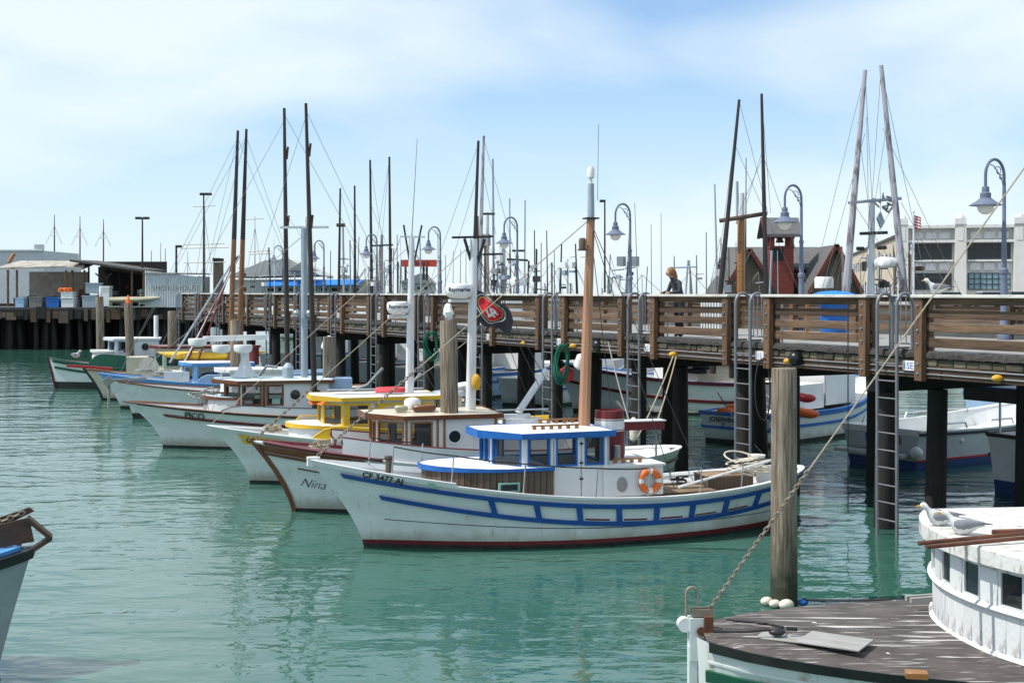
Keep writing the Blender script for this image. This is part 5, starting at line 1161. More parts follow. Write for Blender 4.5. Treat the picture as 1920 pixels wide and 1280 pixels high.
# distant bare masts
random.seed(21)
_dm = sorted(((957, 372, 110, .10), (983, 375, 110, .10), (1003, 432, 120, .08), (1014, 455, 120, .06), (575, 425, 130, .07), (590, 455, 130, .06), (822, 440, 140, .07), (849, 470, 150, .06), (862, 468, 150, .06), (873, 466, 150, .06), (835, 478, 150, .06), (1110, 468, 140, .06), (1222, 420, 150, .05), (1240, 400, 150, .05), (328, 462, 160, .08), (310, 466, 160, .06), (283, 470, 160, .06), (300, 455, 160, .06), (745, 440, 120, .06), (620, 470, 130, .06), (1040, 470, 130, .06), (1325, 435, 100, .06), (1460, 470, 100, .05)))
_o20 = ORD + ['fifteenth', 'sixteenth', 'seventeenth', 'eighteenth', 'nineteenth', 'twentieth', 'twenty-first', 'twenty-second', 'twenty-third', 'twenty-fourth']
for _i, (px, yt, d, r) in enumerate(_dm):
    c = P(px, yt, d); t = thing('moored_yacht', f'thin bare mast far behind the pier, {_o20[_i]} from the left of the distant masts', 'boat', (c.x, d, 0), R(random.uniform(20, 70)), 'distant masts')
    MB().tube([(0, 0, .8), (random.uniform(-.15, .15), 0, c.z)], [r, r * .6], 6).build('mast', random.choice(['mast_grey', 'wire', 'pole_black']), t)
    MB().loft([(-3, 0, .5, .1, .5), (-1.5, 0, .4, .9, .5), (1.5, 0, .35, 1.1, .5), (3.2, 0, .4, .8, .4)], 10).build('hull', 'hull_white', t)

# ---------------------------------------------------------------- wharf and sheds on the left
WD = 105.0
def WX(px, d=WD): return (px - CX) / F * d
def WZ(py, d=WD): return EYE - (py - HY) / F * d
wz = WZ(576)
wharf = thing('wharf', 'dark old wharf on black piles across the water at left', 'wharf', (WX(-60), WD, 0))
x1 = WX(345) - WX(-60)
MB().box((x1 / 2 - 8, 20, wz - .15), (x1 + 16, 40, .3)).build('deck', 'asphalt', wharf); MB().box((x1 / 2, -.1, wz - .55), (x1, .25, .8)).build('fascia', 'pile_dark', wharf)  # fascia near-black, the shadow on the wharf front put into its colour
random.seed(6)
for i in range(30):
    xx = i * x1 / 29; bbox('fascia_timber', (random.choice([.3, .5, .8]), .12, random.choice([.4, .6, 1.0])), random.choice(['pier_beam', 'pile_dark', 'stave_wood']), wharf, (xx, -.3, wz - random.uniform(.4, .8)), bev=0)
for i in range(22):
    for r_ in range(3): put('pile', pm, wharf, (i * x1 / 21 + random.uniform(-.5, .5), 1.3 + r_ * 2.2 + random.uniform(-.4, .4), .55), (R(random.uniform(-3, 3)), R(random.uniform(-3, 3)), 0))
MB().box((x1 / 2 - 8, 9, 1.2), (x1 + 16, .3, 5.0)).build('shade_backing', 'pile_dark', wharf)  # black sheet added behind the piles to stand for shade under the deck
def plank_box(root, name, c, d, mat, **k): return MB().box(c, d, **k).build(name, mat, root)
M('corrugated', (.56, .60, .64), .6, (.42, .42, .42), scale=3, st=(2.5, 1, .4), bump=.004)
M('shed_wall', (.24, .22, .20), .85, (.15, .14, .13), scale=2); M('shed_dark', (.03, .028, .027), .9); M('roof_old', (.46, .43, .38), .85, (.24, .21, .18), scale=2, st=(1, .4, 1), bump=.01); M('roof_tar', (.06, .058, .058), .9, (.12, .11, .10), scale=2)
# open shed
sh = thing('fish_shed', 'open fish-handling shed with sagging pale roof on the wharf', 'shed', (WX(0), WD + 3, wz))
k_ = WD / F
def sx(px): return (px - 0) * k_
def sz(py): return WZ(py) - wz
b = MB(); b.add([(sx(-20), -2, sz(505)), (sx(150), -2, sz(500)), (sx(118), 3.5, sz(488)), (sx(-20), 3.5, sz(488)), (sx(-20), -2, sz(502)), (sx(150), -2, sz(497)), (sx(118), 3.5, sz(485)), (sx(-20), 3.5, sz(485))], [(0, 1, 2, 3), (7, 6, 5, 4), (0, 4, 5, 1), (1, 5, 6, 2), (2, 6, 7, 3), (3, 7, 4, 0)]); b.build('roof', 'roof_old', sh)
b = MB(); b.add([(sx(125), -2.3, sz(486)), (sx(262), -2, sz(505)), (sx(262), 5, sz(503)), (sx(125), 5, sz(484)), (sx(125), -2.3, sz(490)), (sx(262), -2, sz(509)), (sx(262), 5, sz(509)), (sx(125), 5, sz(489))], [(3, 2, 1, 0), (4, 5, 6, 7), (0, 1, 5, 4), (1, 2, 6, 5), (2, 3, 7, 6), (3, 0, 4, 7)]); b.build('roof', 'roof_tar', sh)
plank_box(sh, 'back_wall', (sx(55), 4, sz(540)), (sx(120), .15, 2.9), 'shed_wall'); plank_box(sh, 'back_wall', (sx(190), 6, sz(540)), (sx(130), .15, 2.9), 'shed_dark'); plank_box(sh, 'side_wall', (sx(262), 2, sz(543)), (.15, 7, 2.5), 'shed_dark')  # wall colours darkened to carry the shade inside the open shed
for px in (5, 22, 115, 127, 150, 240, 262): MB().box((sx(px), -1.9, sz(540)), (.14, .14, 3.0)).build('post', 'pier_post', sh)
for a, c in (((170, 512), (185, 525)), ((200, 512), (190, 522))): MB().span((sx(a[0]), -1.8, sz(a[1])), (sx(c[0]), -1.8, sz(c[1])), .1, .1).build('knee_brace', 'shed_dark', sh)
# white gable behind
gb = thing('warehouse', 'pale grey warehouse with stepped parapet behind the wharf shed', 'building', (WX(0, 150), 150, 3.3)); k2 = 150 / F
MB().prism([(-6, 0), (83 * k2, 0), (83 * k2, 12), (-6, 12)], 0, WZ(470, 150) - 3.3).build('wall', 'corrugated', gb); MB().box((74 * k2, -.06, WZ(464, 150) - 3.3), (18 * k2, .2, .7)).build('parapet', 'corrugated', gb); MB().box((30 * k2, -.1, WZ(469, 150) - 3.3), (100 * k2, .25, .15)).build('coping', 'white', gb)
# lettered container
smk = thing('smokehouse', 'white corrugated container with faded lettering at the wharf end', 'container', (WX(275), WD - .5, wz))
cw = 108 * k_; chh = WZ(507) - wz
b = MB(); n = 48
for i in range(n + 1): b.v += [(cw * i / n, (-.05 if i % 2 else 0), 0), (cw * i / n, (-.05 if i % 2 else 0), chh - .012 * i)]
for i in range(n): b.f.append((2 * i, 2 * i + 2, 2 * i + 3, 2 * i + 1))
b.build('corrugated_side', 'corrugated', smk, sharp=10); MB().box((cw / 2, 1.3, chh / 2 - .2), (cw - .02, 2.4, chh - .6)).build('box_body', 'shed_wall', smk); MB().box((cw / 2, 1.2, chh - .25), (cw + .1, 2.7, .1), ry=R(.5)).build('roof', 'roof_old', smk)
flat_text('lettering', 'SMOKEHOUSE', .62, 'wire', smk, (.55, -.10, 1.35), (R(90), 0, 0), bold=-.004)
# goods on the wharf edge
for (px, py, w, h, mt, nm, lb, cat) in ((97, 580, 26, 19, 'blue', 'fish_tote', 'blue plastic fish tub on the wharf edge', 'tub'), (125, 580, 25, 18, 'plastic_white', 'fish_tote', 'white insulated fish box under the box of orange floats', 'box'), (124, 561, 24, 14, 'plastic_white', 'fish_tote', 'white box heaped with orange floats on the wharf', 'box'), (35, 580, 17, 18, 'pale_blue', 'fish_tote', 'pale blue bin at the left end of the wharf', 'bin'), (166, 578, 28, 22, 'mast_grey', 'crate', 'grey crate stack beside the shed post', 'crate'), (195, 574, 18, 38, 'plastic_white', 'ice_machine', 'tall pale cabinet on the wharf under the dark roof', 'cabinet'), (65, 580, 26, 20, 'shed_wall', 'pallet_stack', 'stack of grey pallets on the wharf', 'pallets'), (172, 550, 28, 20, 'mast_grey', 'ice_machine', 'grey machine in the back of the open shed', 'machine')):
    t = thing(nm, lb, cat, (WX(px), WD + .6, wz)); z0 = max(0, WZ(py) - wz)
    bb_ = MB(); ww, hh = w * k_, h * k_; bb_.prism([(-ww / 2 * .92, -.45), (ww / 2 * .92, -.45), (ww / 2 * .92, .45), (-ww / 2 * .92, .45)], z0, z0 + hh * .9); bb_.build('body', mt, t); MB().box((0, 0, z0 + hh * .95), (ww, 1.0, hh * .1)).build('rim', mt, t)
b = MB(); random.seed(3)
for k in range(26): b.ball((random.uniform(-.5, .5), random.uniform(-.3, .3), random.uniform(0, .2)), .12, 8, 6)
o = b.build('orange_floats', 'orange', None, P(121, 546, WD + .4)); tag(o, 'heap of bright orange floats on top of a white box on the wharf', 'floats', kind='stuff')
t = thing('skiff', 'yellow-green upturned skiff lying on the wharf', 'skiff', (WX(257), WD - .6, WZ(562)), R(2)); MB().loft([(-2.0, 0, .0, .35, .22), (-1.2, 0, 0, .5, .24), (.4, 0, .02, .55, .24), (1.5, 0, .1, .4, .18), (2.1, 0, .2, .04, .05)], 12).build('hull', 'buoy_yellow' if False else 'cream', t)
o = bbox('loose_plank', (4.5, .3, .08), 'board_grey', None, (WX(262), WD - .9, wz + .06)); tag(o, 'long pale plank on the wharf below the skiff', 'plank')
b = MB(); 
for dx in (-.35, .35): b.tube([(dx, 0, 0), (dx * .8, .3, 1.5)], .04, 6)
for k in range(4): b.tube([(-.33, .06 * k, .3 + .35 * k), (.33, .06 * k, .3 + .35 * k)], .03, 6)
o = b.build('trolley', 'mint', None, (WX(262), WD + 1, wz)); tag(o, 'pale green hand trolley standing by the lettered container', 'trolley')

# ---------------------------------------------------------------- lamp standards, tall ships
def area_light(px, ytop, ybase, d, label, heads=((-1, 1),)):
    c = P(px, ytop, d); zb_ = WZ(ybase, d); t = thing('parking_lamp', label, 'street lamp', (c.x, d, zb_), 0, 'black square-headed lamp standards'); h = c.z - zb_; k = d / F
    MB().tube([(0, 0, 0), (0, 0, h)], [5 * k / 2 * .8, 4 * k / 2 * .7], 8).build('pole', 'pole_black', t)
    for sgn in heads[0]: MB().box((sgn * 7 * k, 0, h), (11 * k, 8 * k, 4.5 * k)).build('lamp_head', 'pole_black', t)
area_light(382, 364, 548, 95, 'tall black lamp standard with two heads beside the container', ((-.2, 1.3),))
area_light(267, 409, 505, 110, 'black lamp standard with two flat heads behind the wharf shed', ((-1, 1),))
area_light(1134, 377, 548, 64, 'dark lamp standard with box head right of the tan mast', ((-.6,),))
area_light(331, 462, 548, 160, 'small distant lamp standard right of the wharf shed', ((.6,),))
def ship(label, d, masts, yards, hull=None):
    t = thing('tall_ship', label, 'ship', (WX(masts[0][0], d), d, 0)); x0 = WX(masts[0][0], d); k = d / F
    for (px, yt, yb, w) in masts:
        zt = WZ(yt, d); zb_ = WZ(yb, d); MB().tube([(WX(px, d) - x0, 0, 0), (WX(px, d) - x0, 0, zb_), (WX(px, d) - x0, 0, zt)], [w * k, w * k * .8, w * k * .35], 8).build('mast', 'pole_lilac' if w < 1.6 else 'stave_wood', t)
    for (xa, ya, xb, yb) in yards: MB().tube([(WX(xa, d) - x0, -.5, WZ(ya, d)), (WX(xb, d) - x0, -.5, WZ(yb, d))], .9 * k, 6).build('yard', 'cream', t)
    m0, m1 = WX(masts[0][0], d) - x0 - 12, WX(masts[-1][0], d) - x0 + 10; b = MB(); b.loft([(m0 - 10, 0, 3.5, .3, .6), (m0, 0, 2, 3, 2.3), (m1 - 5, 0, 1.8, 3.5, 2.2), (m1, 0, 2, 2.5, 2)], 12); b.build('hull', 'pole_black', t)
    b = MB()
    for (px, yt, yb, w) in masts:
        for dx in (-16, 14): b.tube([(WX(px, d) - x0, 0, WZ(yt + 22, d)), (WX(px + dx, d) - x0, 0, WZ(yb + 15, d))], .35 * k, 4)
    tag(b.build('shrouds', 'wire', t), kind='stuff')
ship('three-masted schooner whose masts rise behind the wharf shed', 320, [(102, 402, 442, 1.6), (150, 405, 445, 1.6), (194, 411, 447, 1.6)], [(97, 441, 107, 441), (145, 443, 155, 443), (189, 446, 199, 446)])
ship('square-rigged ship with pale yards far behind the black lamp standard', 380, [(384, 385, 500, 1.5), (478, 405, 500, 1.3), (352, 470, 520, 1.1)], [(344, 459, 422, 457), (338, 466, 430, 464), (362, 388, 405, 386), (345, 493, 425, 491), (460, 412, 495, 410), (466, 472, 508, 470), (468, 477, 510, 475)])

# ---------------------------------------------------------------- restaurant row behind the pier
M('siding', (.50, .50, .47), .8, (.42, .42, .40), scale=1); M('grey_roof', (.30, .30, .29), .85, (.23, .23, .22), scale=1.2); M('awning_blue', (.015, .22, .72), .6, (.012, .17, .58), scale=1); M('sign_red', (.62, .07, .04), .5)
D2 = 150.0; k2 = D2 / F
rs = thing('restaurant', 'grey-roofed waterfront restaurant with long blue awning', 'building', (WX(440, D2), D2, 3.3)); zf = lambda py: WZ(py, D2) - 3.3
rx = lambda px: (px - 440) * k2
MB().prism([(rx(440), 0), (rx(690), 0), (rx(690), 14), (rx(440), 14)], 0, zf(524)).build('wall', 'siding', rs)
b = MB(); b.add([(rx(425), -.8, zf(520)), (rx(500), -.8, zf(488)), (rx(545), -.8, zf(486)), (rx(600), -.8, zf(516)), (rx(425), 12, zf(520)), (rx(500), 12, zf(488)), (rx(545), 12, zf(486)), (rx(600), 12, zf(516))], [(0, 1, 2, 3), (7, 6, 5, 4), (0, 4, 5, 1), (1, 5, 6, 2), (2, 6, 7, 3), (3, 7, 4, 0)]); b.build('roof', 'siding', rs)
b = MB(); b.add([(rx(545), -2.2, zf(508)), (rx(570), -2.2, zf(492)), (rx(600), -2.2, zf(508)), (rx(545), 0, zf(508)), (rx(570), 0, zf(492)), (rx(600), 0, zf(508))], [(0, 1, 2), (5, 4, 3), (0, 3, 4, 1), (1, 4, 5, 2), (2, 5, 3, 0)]); b.build('gable', 'grey_roof', rs)
b = MB(); b.add([(rx(495), -2.0, zf(536)), (rx(675), -2.0, zf(533)), (rx(682), 0, zf(524)), (rx(508), 0, zf(524)), (rx(495), -2.0, zf(537.5)), (rx(675), -2.0, zf(534.5))], [(0, 1, 2, 3), (0, 4, 5, 1), (4, 3, 2, 5)]); b.build('awning', 'awning_blue', rs)
for i in range(9): f = MB().box((rx(508 + i * 20), -.06, zf(543)), (15 * k2, .12, 8 * k2)).build('window', 'white', rs); MB().box((rx(508 + i * 20), -.14, zf(543)), (12 * k2, .04, 6.4 * k2)).build('pane', 'glass_dark', f)
for px, w, h in ((520, 10, 8), (535, 8, 6), (640, 12, 7), (660, 8, 6), (610, 9, 5)): MB().box((rx(px), 4, zf(488 if px < 560 else 519)), (w * k2, 1.5, h * k2)).build('roof_unit', 'steel', rs)
g2 = thing('waterfront_house', 'small grey gabled house under the red script sign', 'building', (WX(775, 140), 140, 3.3)); k3 = 140 / F; z3 = lambda py: WZ(py, 140) - 3.3
MB().prism([(-22 * k3, 0), (34 * k3, 0), (34 * k3, 8), (-22 * k3, 8)], 0, z3(528)).build('wall', 'siding', g2); b = MB(); b.add([(-26 * k3, -.5, z3(529)), (14 * k3, -.5, z3(512)), (38 * k3, -.5, z3(532)), (-26 * k3, 8.5, z3(529)), (14 * k3, 8.5, z3(512)), (38 * k3, 8.5, z3(532))], [(0, 1, 2), (5, 4, 3), (0, 3, 4, 1), (1, 4, 5, 2), (2, 5, 3, 0)]); b.build('roof', 'grey_roof', g2)
for px in (-8, 10, 24): f = MB().box((px * k3, -.05, z3(540)), (9 * k3, .1, 8 * k3)).build('window', 'white', g2); MB().box((px * k3, -.12, z3(540)), (7 * k3, .04, 6 * k3)).build('pane', 'glass_dark', f)
sg = thing('roof_sign', 'red sign board with dark script lettering behind the white masts', 'sign', P(786, 500, 132)); k4 = 132 / F
MB().box((0, 0, 6.5 * k4), (66 * k4, .3, 13 * k4)).build('sign_board', 'sign_red', sg); flat_text('lettering', "oma's", 13 * k4, 'ink', sg, (-12 * k4, -.17, 3.0 * k4), (R(90), 0, 0), shear=.3, bold=.01)
for dx in (-26, 8, 14): MB().tube([(dx * k4, .25, -25 * k4), (dx * k4, .25, 3 * k4)], .12, 6).build('sign_post', 'pole_black', sg)
bt = thing('brick_tower', 'dark distant tower block left of the brown poles', 'building', (WX(404, 500), 500, 0)); MB().box((0, 5, (WZ(487, 500)) / 2), (11 * 500 / F, 8, WZ(487, 500))).build('tower', 'stave_wood', bt); MB().box((0, 4.6, WZ(486, 500)), (12 * 500 / F, 9, 1)).build('tower_cap', 'shed_dark', bt)

# ---------------------------------------------------------------- red chapel
M('chapel_red', (.24, .05, .035), .75, (.16, .035, .026), scale=1.5, st=(1, 1, 4)); M('shingle', (.10, .10, .105), .9, (.16, .155, .15), scale=3, st=(.6, 1, 2.5), bump=.02); M('trim_red', (.15, .035, .025), .7)
DC = 105.0; kc_ = DC / F; ch = thing('chapel', 'dark red timber chapel with open bell tower and grey roofs', 'chapel', (WX(1462, DC), DC, 3.3)); cz = lambda py: WZ(py, DC) - 3.3; cx_ = lambda px: (px - 1462) * kc_
tw = 25 * kc_
MB().box((0, 0, cz(464) / 2 + .0), (tw * 2 * .86, tw * 2 * .86, cz(464))).build('tower', 'chapel_red', ch)
for sx2 in (-1, 1):
    for sy2 in (-1, 1): MB().box((sx2 * tw * .72, sy2 * tw * .72, (cz(464) + cz(438)) / 2), (.35, .35, cz(438) - cz(464))).build('bell_post', 'chapel_red', ch)
MB().box((0, 0, cz(464)), (tw * 1.8, tw * 1.8, .2)).build('bell_floor', 'trim_red', ch); MB().box((-tw * .3, -tw * .87, cz(478)), (tw * .8, .06, cz(468) - cz(490))).build('louvre', 'shed_dark', ch); MB().lathe([(.35, 0), (.3, .15), (.2, .45), (.08, .55)], 12, (0, 0, cz(455))).build('bell', 'rust', ch)
def gable(root, x0, x1, y0, y1, ze, zr, along, mat, name='roof', th=.25):
    b = MB()
    if along == 'y': xm = (x0 + x1) / 2; V = [(x0, y0, ze), (xm, y0, zr), (x1, y0, ze), (x0, y1, ze), (xm, y1, zr), (x1, y1, ze)]
    else: ym = (y0 + y1) / 2; V = [(x0, y0, ze), (x0, ym, zr), (x0, y1, ze), (x1, y0, ze), (x1, ym, zr), (x1, y1, ze)]
    V += [(p[0], p[1], p[2] - th) for p in V]
    b.add(V, [(0, 3, 4, 1), (1, 4, 5, 2), (6, 7, 10, 9), (7, 8, 11, 10), (0, 1, 7, 6), (1, 2, 8, 7), (3, 9, 10, 4), (4, 10, 11, 5), (0, 6, 9, 3), (2, 5, 11, 8)]); return b.build(name, mat, root)
gable(ch, -tw * 1.4, tw * 1.4, -tw * 1.3, tw * 1.3, cz(440), cz(408), 'x', 'shingle', 'tower_roof'); gable(ch, -tw * 1.45, -tw * 1.25, -tw * 1.35, tw * 1.35, cz(441), cz(407), 'x', 'trim_red', 'barge_board')
# nave with front gables
gable(ch, cx_(1375), cx_(1560), 1, 9, cz(500), cz(459), 'x', 'shingle'); MB().box(((cx_(1375) + cx_(1560)) / 2, 5, cz(500) / 2), (cx_(1555) - cx_(1380), 7, cz(500))).build('nave', 'chapel_red', ch)
for (a, c, pk, py) in ((1340, 1440, 1388, 470), (1495, 1592, 1545, 462)):
    gable(ch, cx_(a), cx_(c), -4, 5, cz(546), cz(py), 'y', 'shingle'); b = MB()
    for q0, q1 in (((a, 549), (pk, py)), ((c, 549), (pk, py))): b.span((cx_(q0[0]), -4.1, cz(q0[1])), (cx_(q1[0]), -4.1, cz(q1[1])), .2, .3)
    b.build('barge_board', 'trim_red', ch)
    b = MB(); b.add([(cx_(a + 8), -3.5, 0), (cx_(c - 8), -3.5, 0), (cx_(c - 8), -3.5, cz(543)), (cx_(pk), -3.5, cz(py + 4)), (cx_(a + 8), -3.5, cz(543))], [(0, 1, 2, 3, 4)]); b.build('gable_wall', 'stave_wood', ch)

# ---------------------------------------------------------------- white two-storey building on the right
M('stucco', (.76, .74, .69), .85, (.68, .66, .61), scale=.8); M('stucco_light', (.80, .79, .76), .8); M('tan_wall', (.60, .53, .40), .85, (.45, .38, .28), scale=.7); M('mullion', (.05, .05, .055), .6); M('pane_blue', (.16, .30, .36), .12, (.30, .42, .46), scale=1.2, st=(1, 1, .3)); M('pane_dark', (.012, .014, .017), .1, (.03, .035, .04), scale=2)
DB = 150.0; kb_ = DB / F; wb = thing('pier_building', 'cream two-storey industrial building with big gridded windows', 'building', (WX(1692, DB), DB, 3.3), R(-14)); bz = lambda py: WZ(py, DB) - 3.3
bay = 103 * kb_; NB = 4; HT = bz(424)
MB().prism([(0, .6), (NB * bay + 2, .6), (NB * bay + 2, 30), (0, 30)], 0, HT - .25).build('core', 'stucco', wb)
MB().box((NB * bay / 2, .15, HT - .12), (NB * bay + 1, 1.2, .35)).build('cornice', 'stucco_light', wb); MB().box((NB * bay / 2, .2, bz(453)), (NB * bay + .5, .9, .3)).build('string_course', 'stucco_light', wb)
def grid_window(root, x, y, z, w, h, nx, ny, mt):
    f = MB(); t_ = .10
    for i in range(nx + 1): f.box((x - w / 2 + w * i / nx, y, z), (t_ if i % 2 == 0 else .06, .12, h))
    for j in range(ny + 1): f.box((x, y - .004, z - h / 2 + h * j / ny), (w, .12, .08))
    fo = f.build('window', 'mullion', root); pw_, ph_ = w / nx - .06, h / ny - .05; key = ('pane', round(pw_, 3), round(ph_, 3), mt)
    if key not in _bc: _bc[key] = MB().box((0, 0, 0), (pw_, .03, ph_)).mesh('pane', mt)
    for i in range(nx):
        for j in range(ny): put('pane', _bc[key], fo, (x - w / 2 + w * (i + .5) / nx, y + .02, z - h / 2 + h * (j + .5) / ny), (R(random.uniform(-1.5, 1.5)), 0, R(random.uniform(-1.5, 1.5))))
for i in range(NB + 1):
    xx = i * bay; MB().box((xx, .1, (HT + .3) / 2), (20 * kb_, 1.1, HT + .3)).build('pilaster', 'stucco', wb); MB().box((xx, .05, HT + .5), (20 * kb_, 1.1, .7)).build('pilaster_cap', 'stucco_light', wb); MB().lathe([(8 * kb_, 0), (7 * kb_, .3), (4 * kb_, .5)], 10, (xx, .05, HT + .8)).build('pilaster_crest', 'stucco_light', wb); MB().box((xx, -.47, bz(440)), (10 * kb_, .06, 1.5)).build('pilaster_panel', 'pale_blue' if False else 'stucco_light', wb)
for i in range(NB):
    xm = (i + .5) * bay; w = bay - 30 * kb_
    grid_window(wb, xm, .48, bz(472.5), w, 29 * kb_, 7, 3, 'pane_dark'); grid_window(wb, xm, .48, bz(527.5), w, 30 * kb_, 7, 3, 'pane_blue' if i else 'pane_dark')
    MB().box((xm, .35, bz(489)), (w + .3, .6, .22)).build('sill', 'stucco_light', wb)
    for j in (-1, 0, 1):
        MB().box((xm + j * w / 3, .5, bz(500)), (w / 3 - .35, .22, 14 * kb_)).build('spandrel_panel', 'stucco_light', wb); MB().box((xm + j * w / 3, .5, bz(442)), (w / 3 - .35, .22, 13 * kb_)).build('frieze_panel', 'stucco_light', wb)
# long tan flank receding to the left
fl = thing('pier_shed', 'long tan shed with rows of small windows receding behind the poles', 'building', (WX(1690, DB), DB + 2, 3.3)); 
ex, ey = WX(1590, 250) - WX(1690, DB), 250 - DB - 2
MB().add([(0, 0, 0), (ex, ey, 0), (ex, ey, WZ(482, 250) - 3.3), (0, 0, HT - 1.2), (8, 8, 0), (ex + 20, ey, 0), (ex + 20, ey, WZ(482, 250) - 3.3), (8, 8, HT - 1.2)], [(0, 1, 2, 3), (3, 2, 6, 7), (1, 5, 6, 2)]).build('flank_wall', 'tan_wall', fl)
dl = Vector((ex, ey, 0)).normalized(); an = math.atan2(ey, ex); tot = Vector((ex, ey, 0)).length
for i in range(18):
    f_ = (i + .6) / 18.5; hh = (HT - 1.2) * (1 - f_) + (WZ(482, 250) - 3.3) * f_
    for zz, hw_ in ((hh - 2.4, 1.3), (hh - 6.6, 2.2)):
        if zz < .8: continue
        MB().box((ex * f_ - dl.y * .06, ey * f_ + dl.x * .06, zz), (tot / 18 * .5, .12, hw_), rz=an).build('window', 'pane_dark', fl)
MB().span((0, 0, HT - 1.1), (ex, ey, WZ(481, 250) - 3.3), .5, .3).build('eave', 'roof_tar', fl)
fp = thing('flagpole', 'white flagpole in front of the cream building', 'flagpole', (WX(1713, 140), 140, 3.3)); MB().tube([(0, 0, 0), (0, 0, WZ(398, 140) - 3.3)], [.14, .08], 8).build('pole', 'mast_white', fp); MB().ball((0, 0, WZ(397, 140) - 3.3), .15, 8, 6).build('finial', 'mast_white', fp)
t = thing('flag', 'small red and white striped flag on the white flagpole', 'flag', (WX(1713, 140), 140, WZ(428, 140)))
for i in range(9):
    b = MB(); b.grid(lambda u, v: (-.2 - .1 * i + .0 + 1.0 * u * .0 + (.3 + .1 * v) * math.sin(u * 2 + i), -.1 + .25 * math.sin(u * 5 + i * .5), .05 + (i + v) * .18 + 0), 6, 2) if False else b.grid(lambda u, v: (.05 + .75 * u, .18 * math.sin(u * 6), .1 + (i + v) * .155 - u * .35), 8, 2); b.build('flag_stripe', 'red' if i % 2 == 0 else 'plastic_white', t)
# cars at the foot of the building
def car(px, d, col, label):
    t = thing('parked_car', label, 'car', (WX(px, d), d, 3.3), R(6), 'cars parked by the cream building')
    MB().prism([(-2.2, -.85), (2.2, -.85), (2.2, .85), (-2.2, .85)], .35, .85).build('body', col, t)
    b = MB(); b.add([(-1.3, -.8, .85), (1.5, -.8, .85), (1.1, -.68, 1.42), (-.7, -.68, 1.42), (-1.3, .8, .85), (1.5, .8, .85), (1.1, .68, 1.42), (-.7, .68, 1.42)], [(0, 1, 2, 3), (7, 6, 5, 4), (0, 4, 5, 1), (1, 5, 6, 2), (2, 6, 7, 3), (3, 7, 4, 0)]); b.build('cabin', 'glass_dark', t); MB().box((.2, 0, 1.44), (1.8, 1.36, .05)).build('roof', col, t)
    for x in (-1.4, 1.4):
        for y in (-.86, .86):
            b = MB(); b.lathe([(.33, -.1), (.33, .1)], 14); b.v = [(p[0] + x, p[2] + y, p[1] + .33) for p in b.v]; b.build('wheel', 'black', t)
    for y in (-.6, .6): MB().box((2.21, y, .65), (.04, .3, .14)).build('headlight', 'plastic_white', t)
car(1775, 128, 'plastic_white', 'white car parked left of the blue-grey near lamp'); car(1850, 126, 'plastic_white', 'white car half hidden behind the near lamp pole'); car(1905, 126, 'pole_black', 'dark car at the right edge beside the near lamp')

# ---------------------------------------------------------------- people
M('skin', (.50, .30, .21), .6); M('hair', (.27, .14, .055), .6, (.17, .08, .03), scale=20, st=(4, 4, .6)); M('knit_grey', (.055, .06, .07), .9); M('shirt_white', (.70, .70, .70), .8); M('trousers', (.03, .032, .045), .9)
def skin_person(name, label, verts, edges, rad, loc, rz, mats_split, hair=None):
    me = bpy.data.meshes.new('body'); me.from_pydata(verts, edges, []); o = bpy.data.objects.new('body', me); C.objects.link(o)
    t = thing(name, label, 'person', loc, rz); o.parent = t
    m = o.modifiers.new('s', 'SKIN'); 
    for v, r_ in zip(me.skin_vertices[0].data, rad): v.radius = (r_, r_) if not isinstance(r_, tuple) else r_
    me.skin_vertices[0].data[0].use_root = True
    o.modifiers.new('d', 'SUBSURF').levels = 2; o.modifiers['d'].render_levels = 2
    dg = bpy.context.evaluated_depsgraph_get(); nm = bpy.data.meshes.new_from_object(o.evaluated_get(dg)); o.modifiers.clear(); o.data = nm
    for mt in mats_split[0]: nm.materials.append(MATS[mt])
    for p in nm.polygons: p.material_index = mats_split[1](p.center); p.use_smooth = True
    return t
# woman leaning on the rail, head bowed (x forward, z up)
V = [(0, 0, .93), (.02, 0, 1.12), (.10, 0, 1.32), (.16, 0, 1.42), (.21, 0, 1.47), (.25, 0, 1.56), (.27, 0, 1.66),
     (.10, .18, 1.36), (.16, .25, 1.14), (.40, .16, 1.10), (.50, .12, 1.11), (.10, -.18, 1.36), (.16, -.25, 1.14), (.40, -.14, 1.10), (.50, -.10, 1.11),
     (-.02, .10, .88), (.03, .11, .48), (-.03, .11, .07), (.09, .12, .03), (-.02, -.10, .88), (.0, -.11, .48), (-.06, -.11, .07), (.06, -.12, .03)]
Ed = [(0, 1), (1, 2), (2, 3), (3, 4), (4, 5), (5, 6), (2, 7), (7, 8), (8, 9), (9, 10), (2, 11), (11, 12), (12, 13), (13, 14), (0, 15), (15, 16), (16, 17), (17, 18), (0, 19), (19, 20), (20, 21), (21, 22)]
Rd = [(.15, .12), (.14, .11), (.16, .11), .07, .055, .085, .075, .065, .048, .038, .03, .065, .048, .038, .03, .10, .07, .045, .035, .10, .07, .045, .035]
wloc = PW(11.75, -.62, DECK); wz_ = math.atan2(-.468, -.8836)
wl_ = P(1256, 548, 31.0); wloc = PW(11.05, -.60, DECK)
wom = skin_person('person', 'person with long reddish-blond hair in grey top leaning on the pier rail', V, Ed, Rd, wloc, R(208), (['knit_grey', 'skin', 'trousers'], lambda c: 1 if c.z > 1.5 or c.x > .42 else (2 if c.z < .92 else 0)))
b = MB(); b.ball((.235, 0, 1.63), .118, 14, 10, (1.0, .95, 1.1)); b.loft([(0, 0, 0, .01, .01), (.01, 0, 0, .1, .05), (.14, 0, 0, .11, .07), (.28, 0, 0, .09, .05), (.38, 0, 0, .03, .02)], 12)
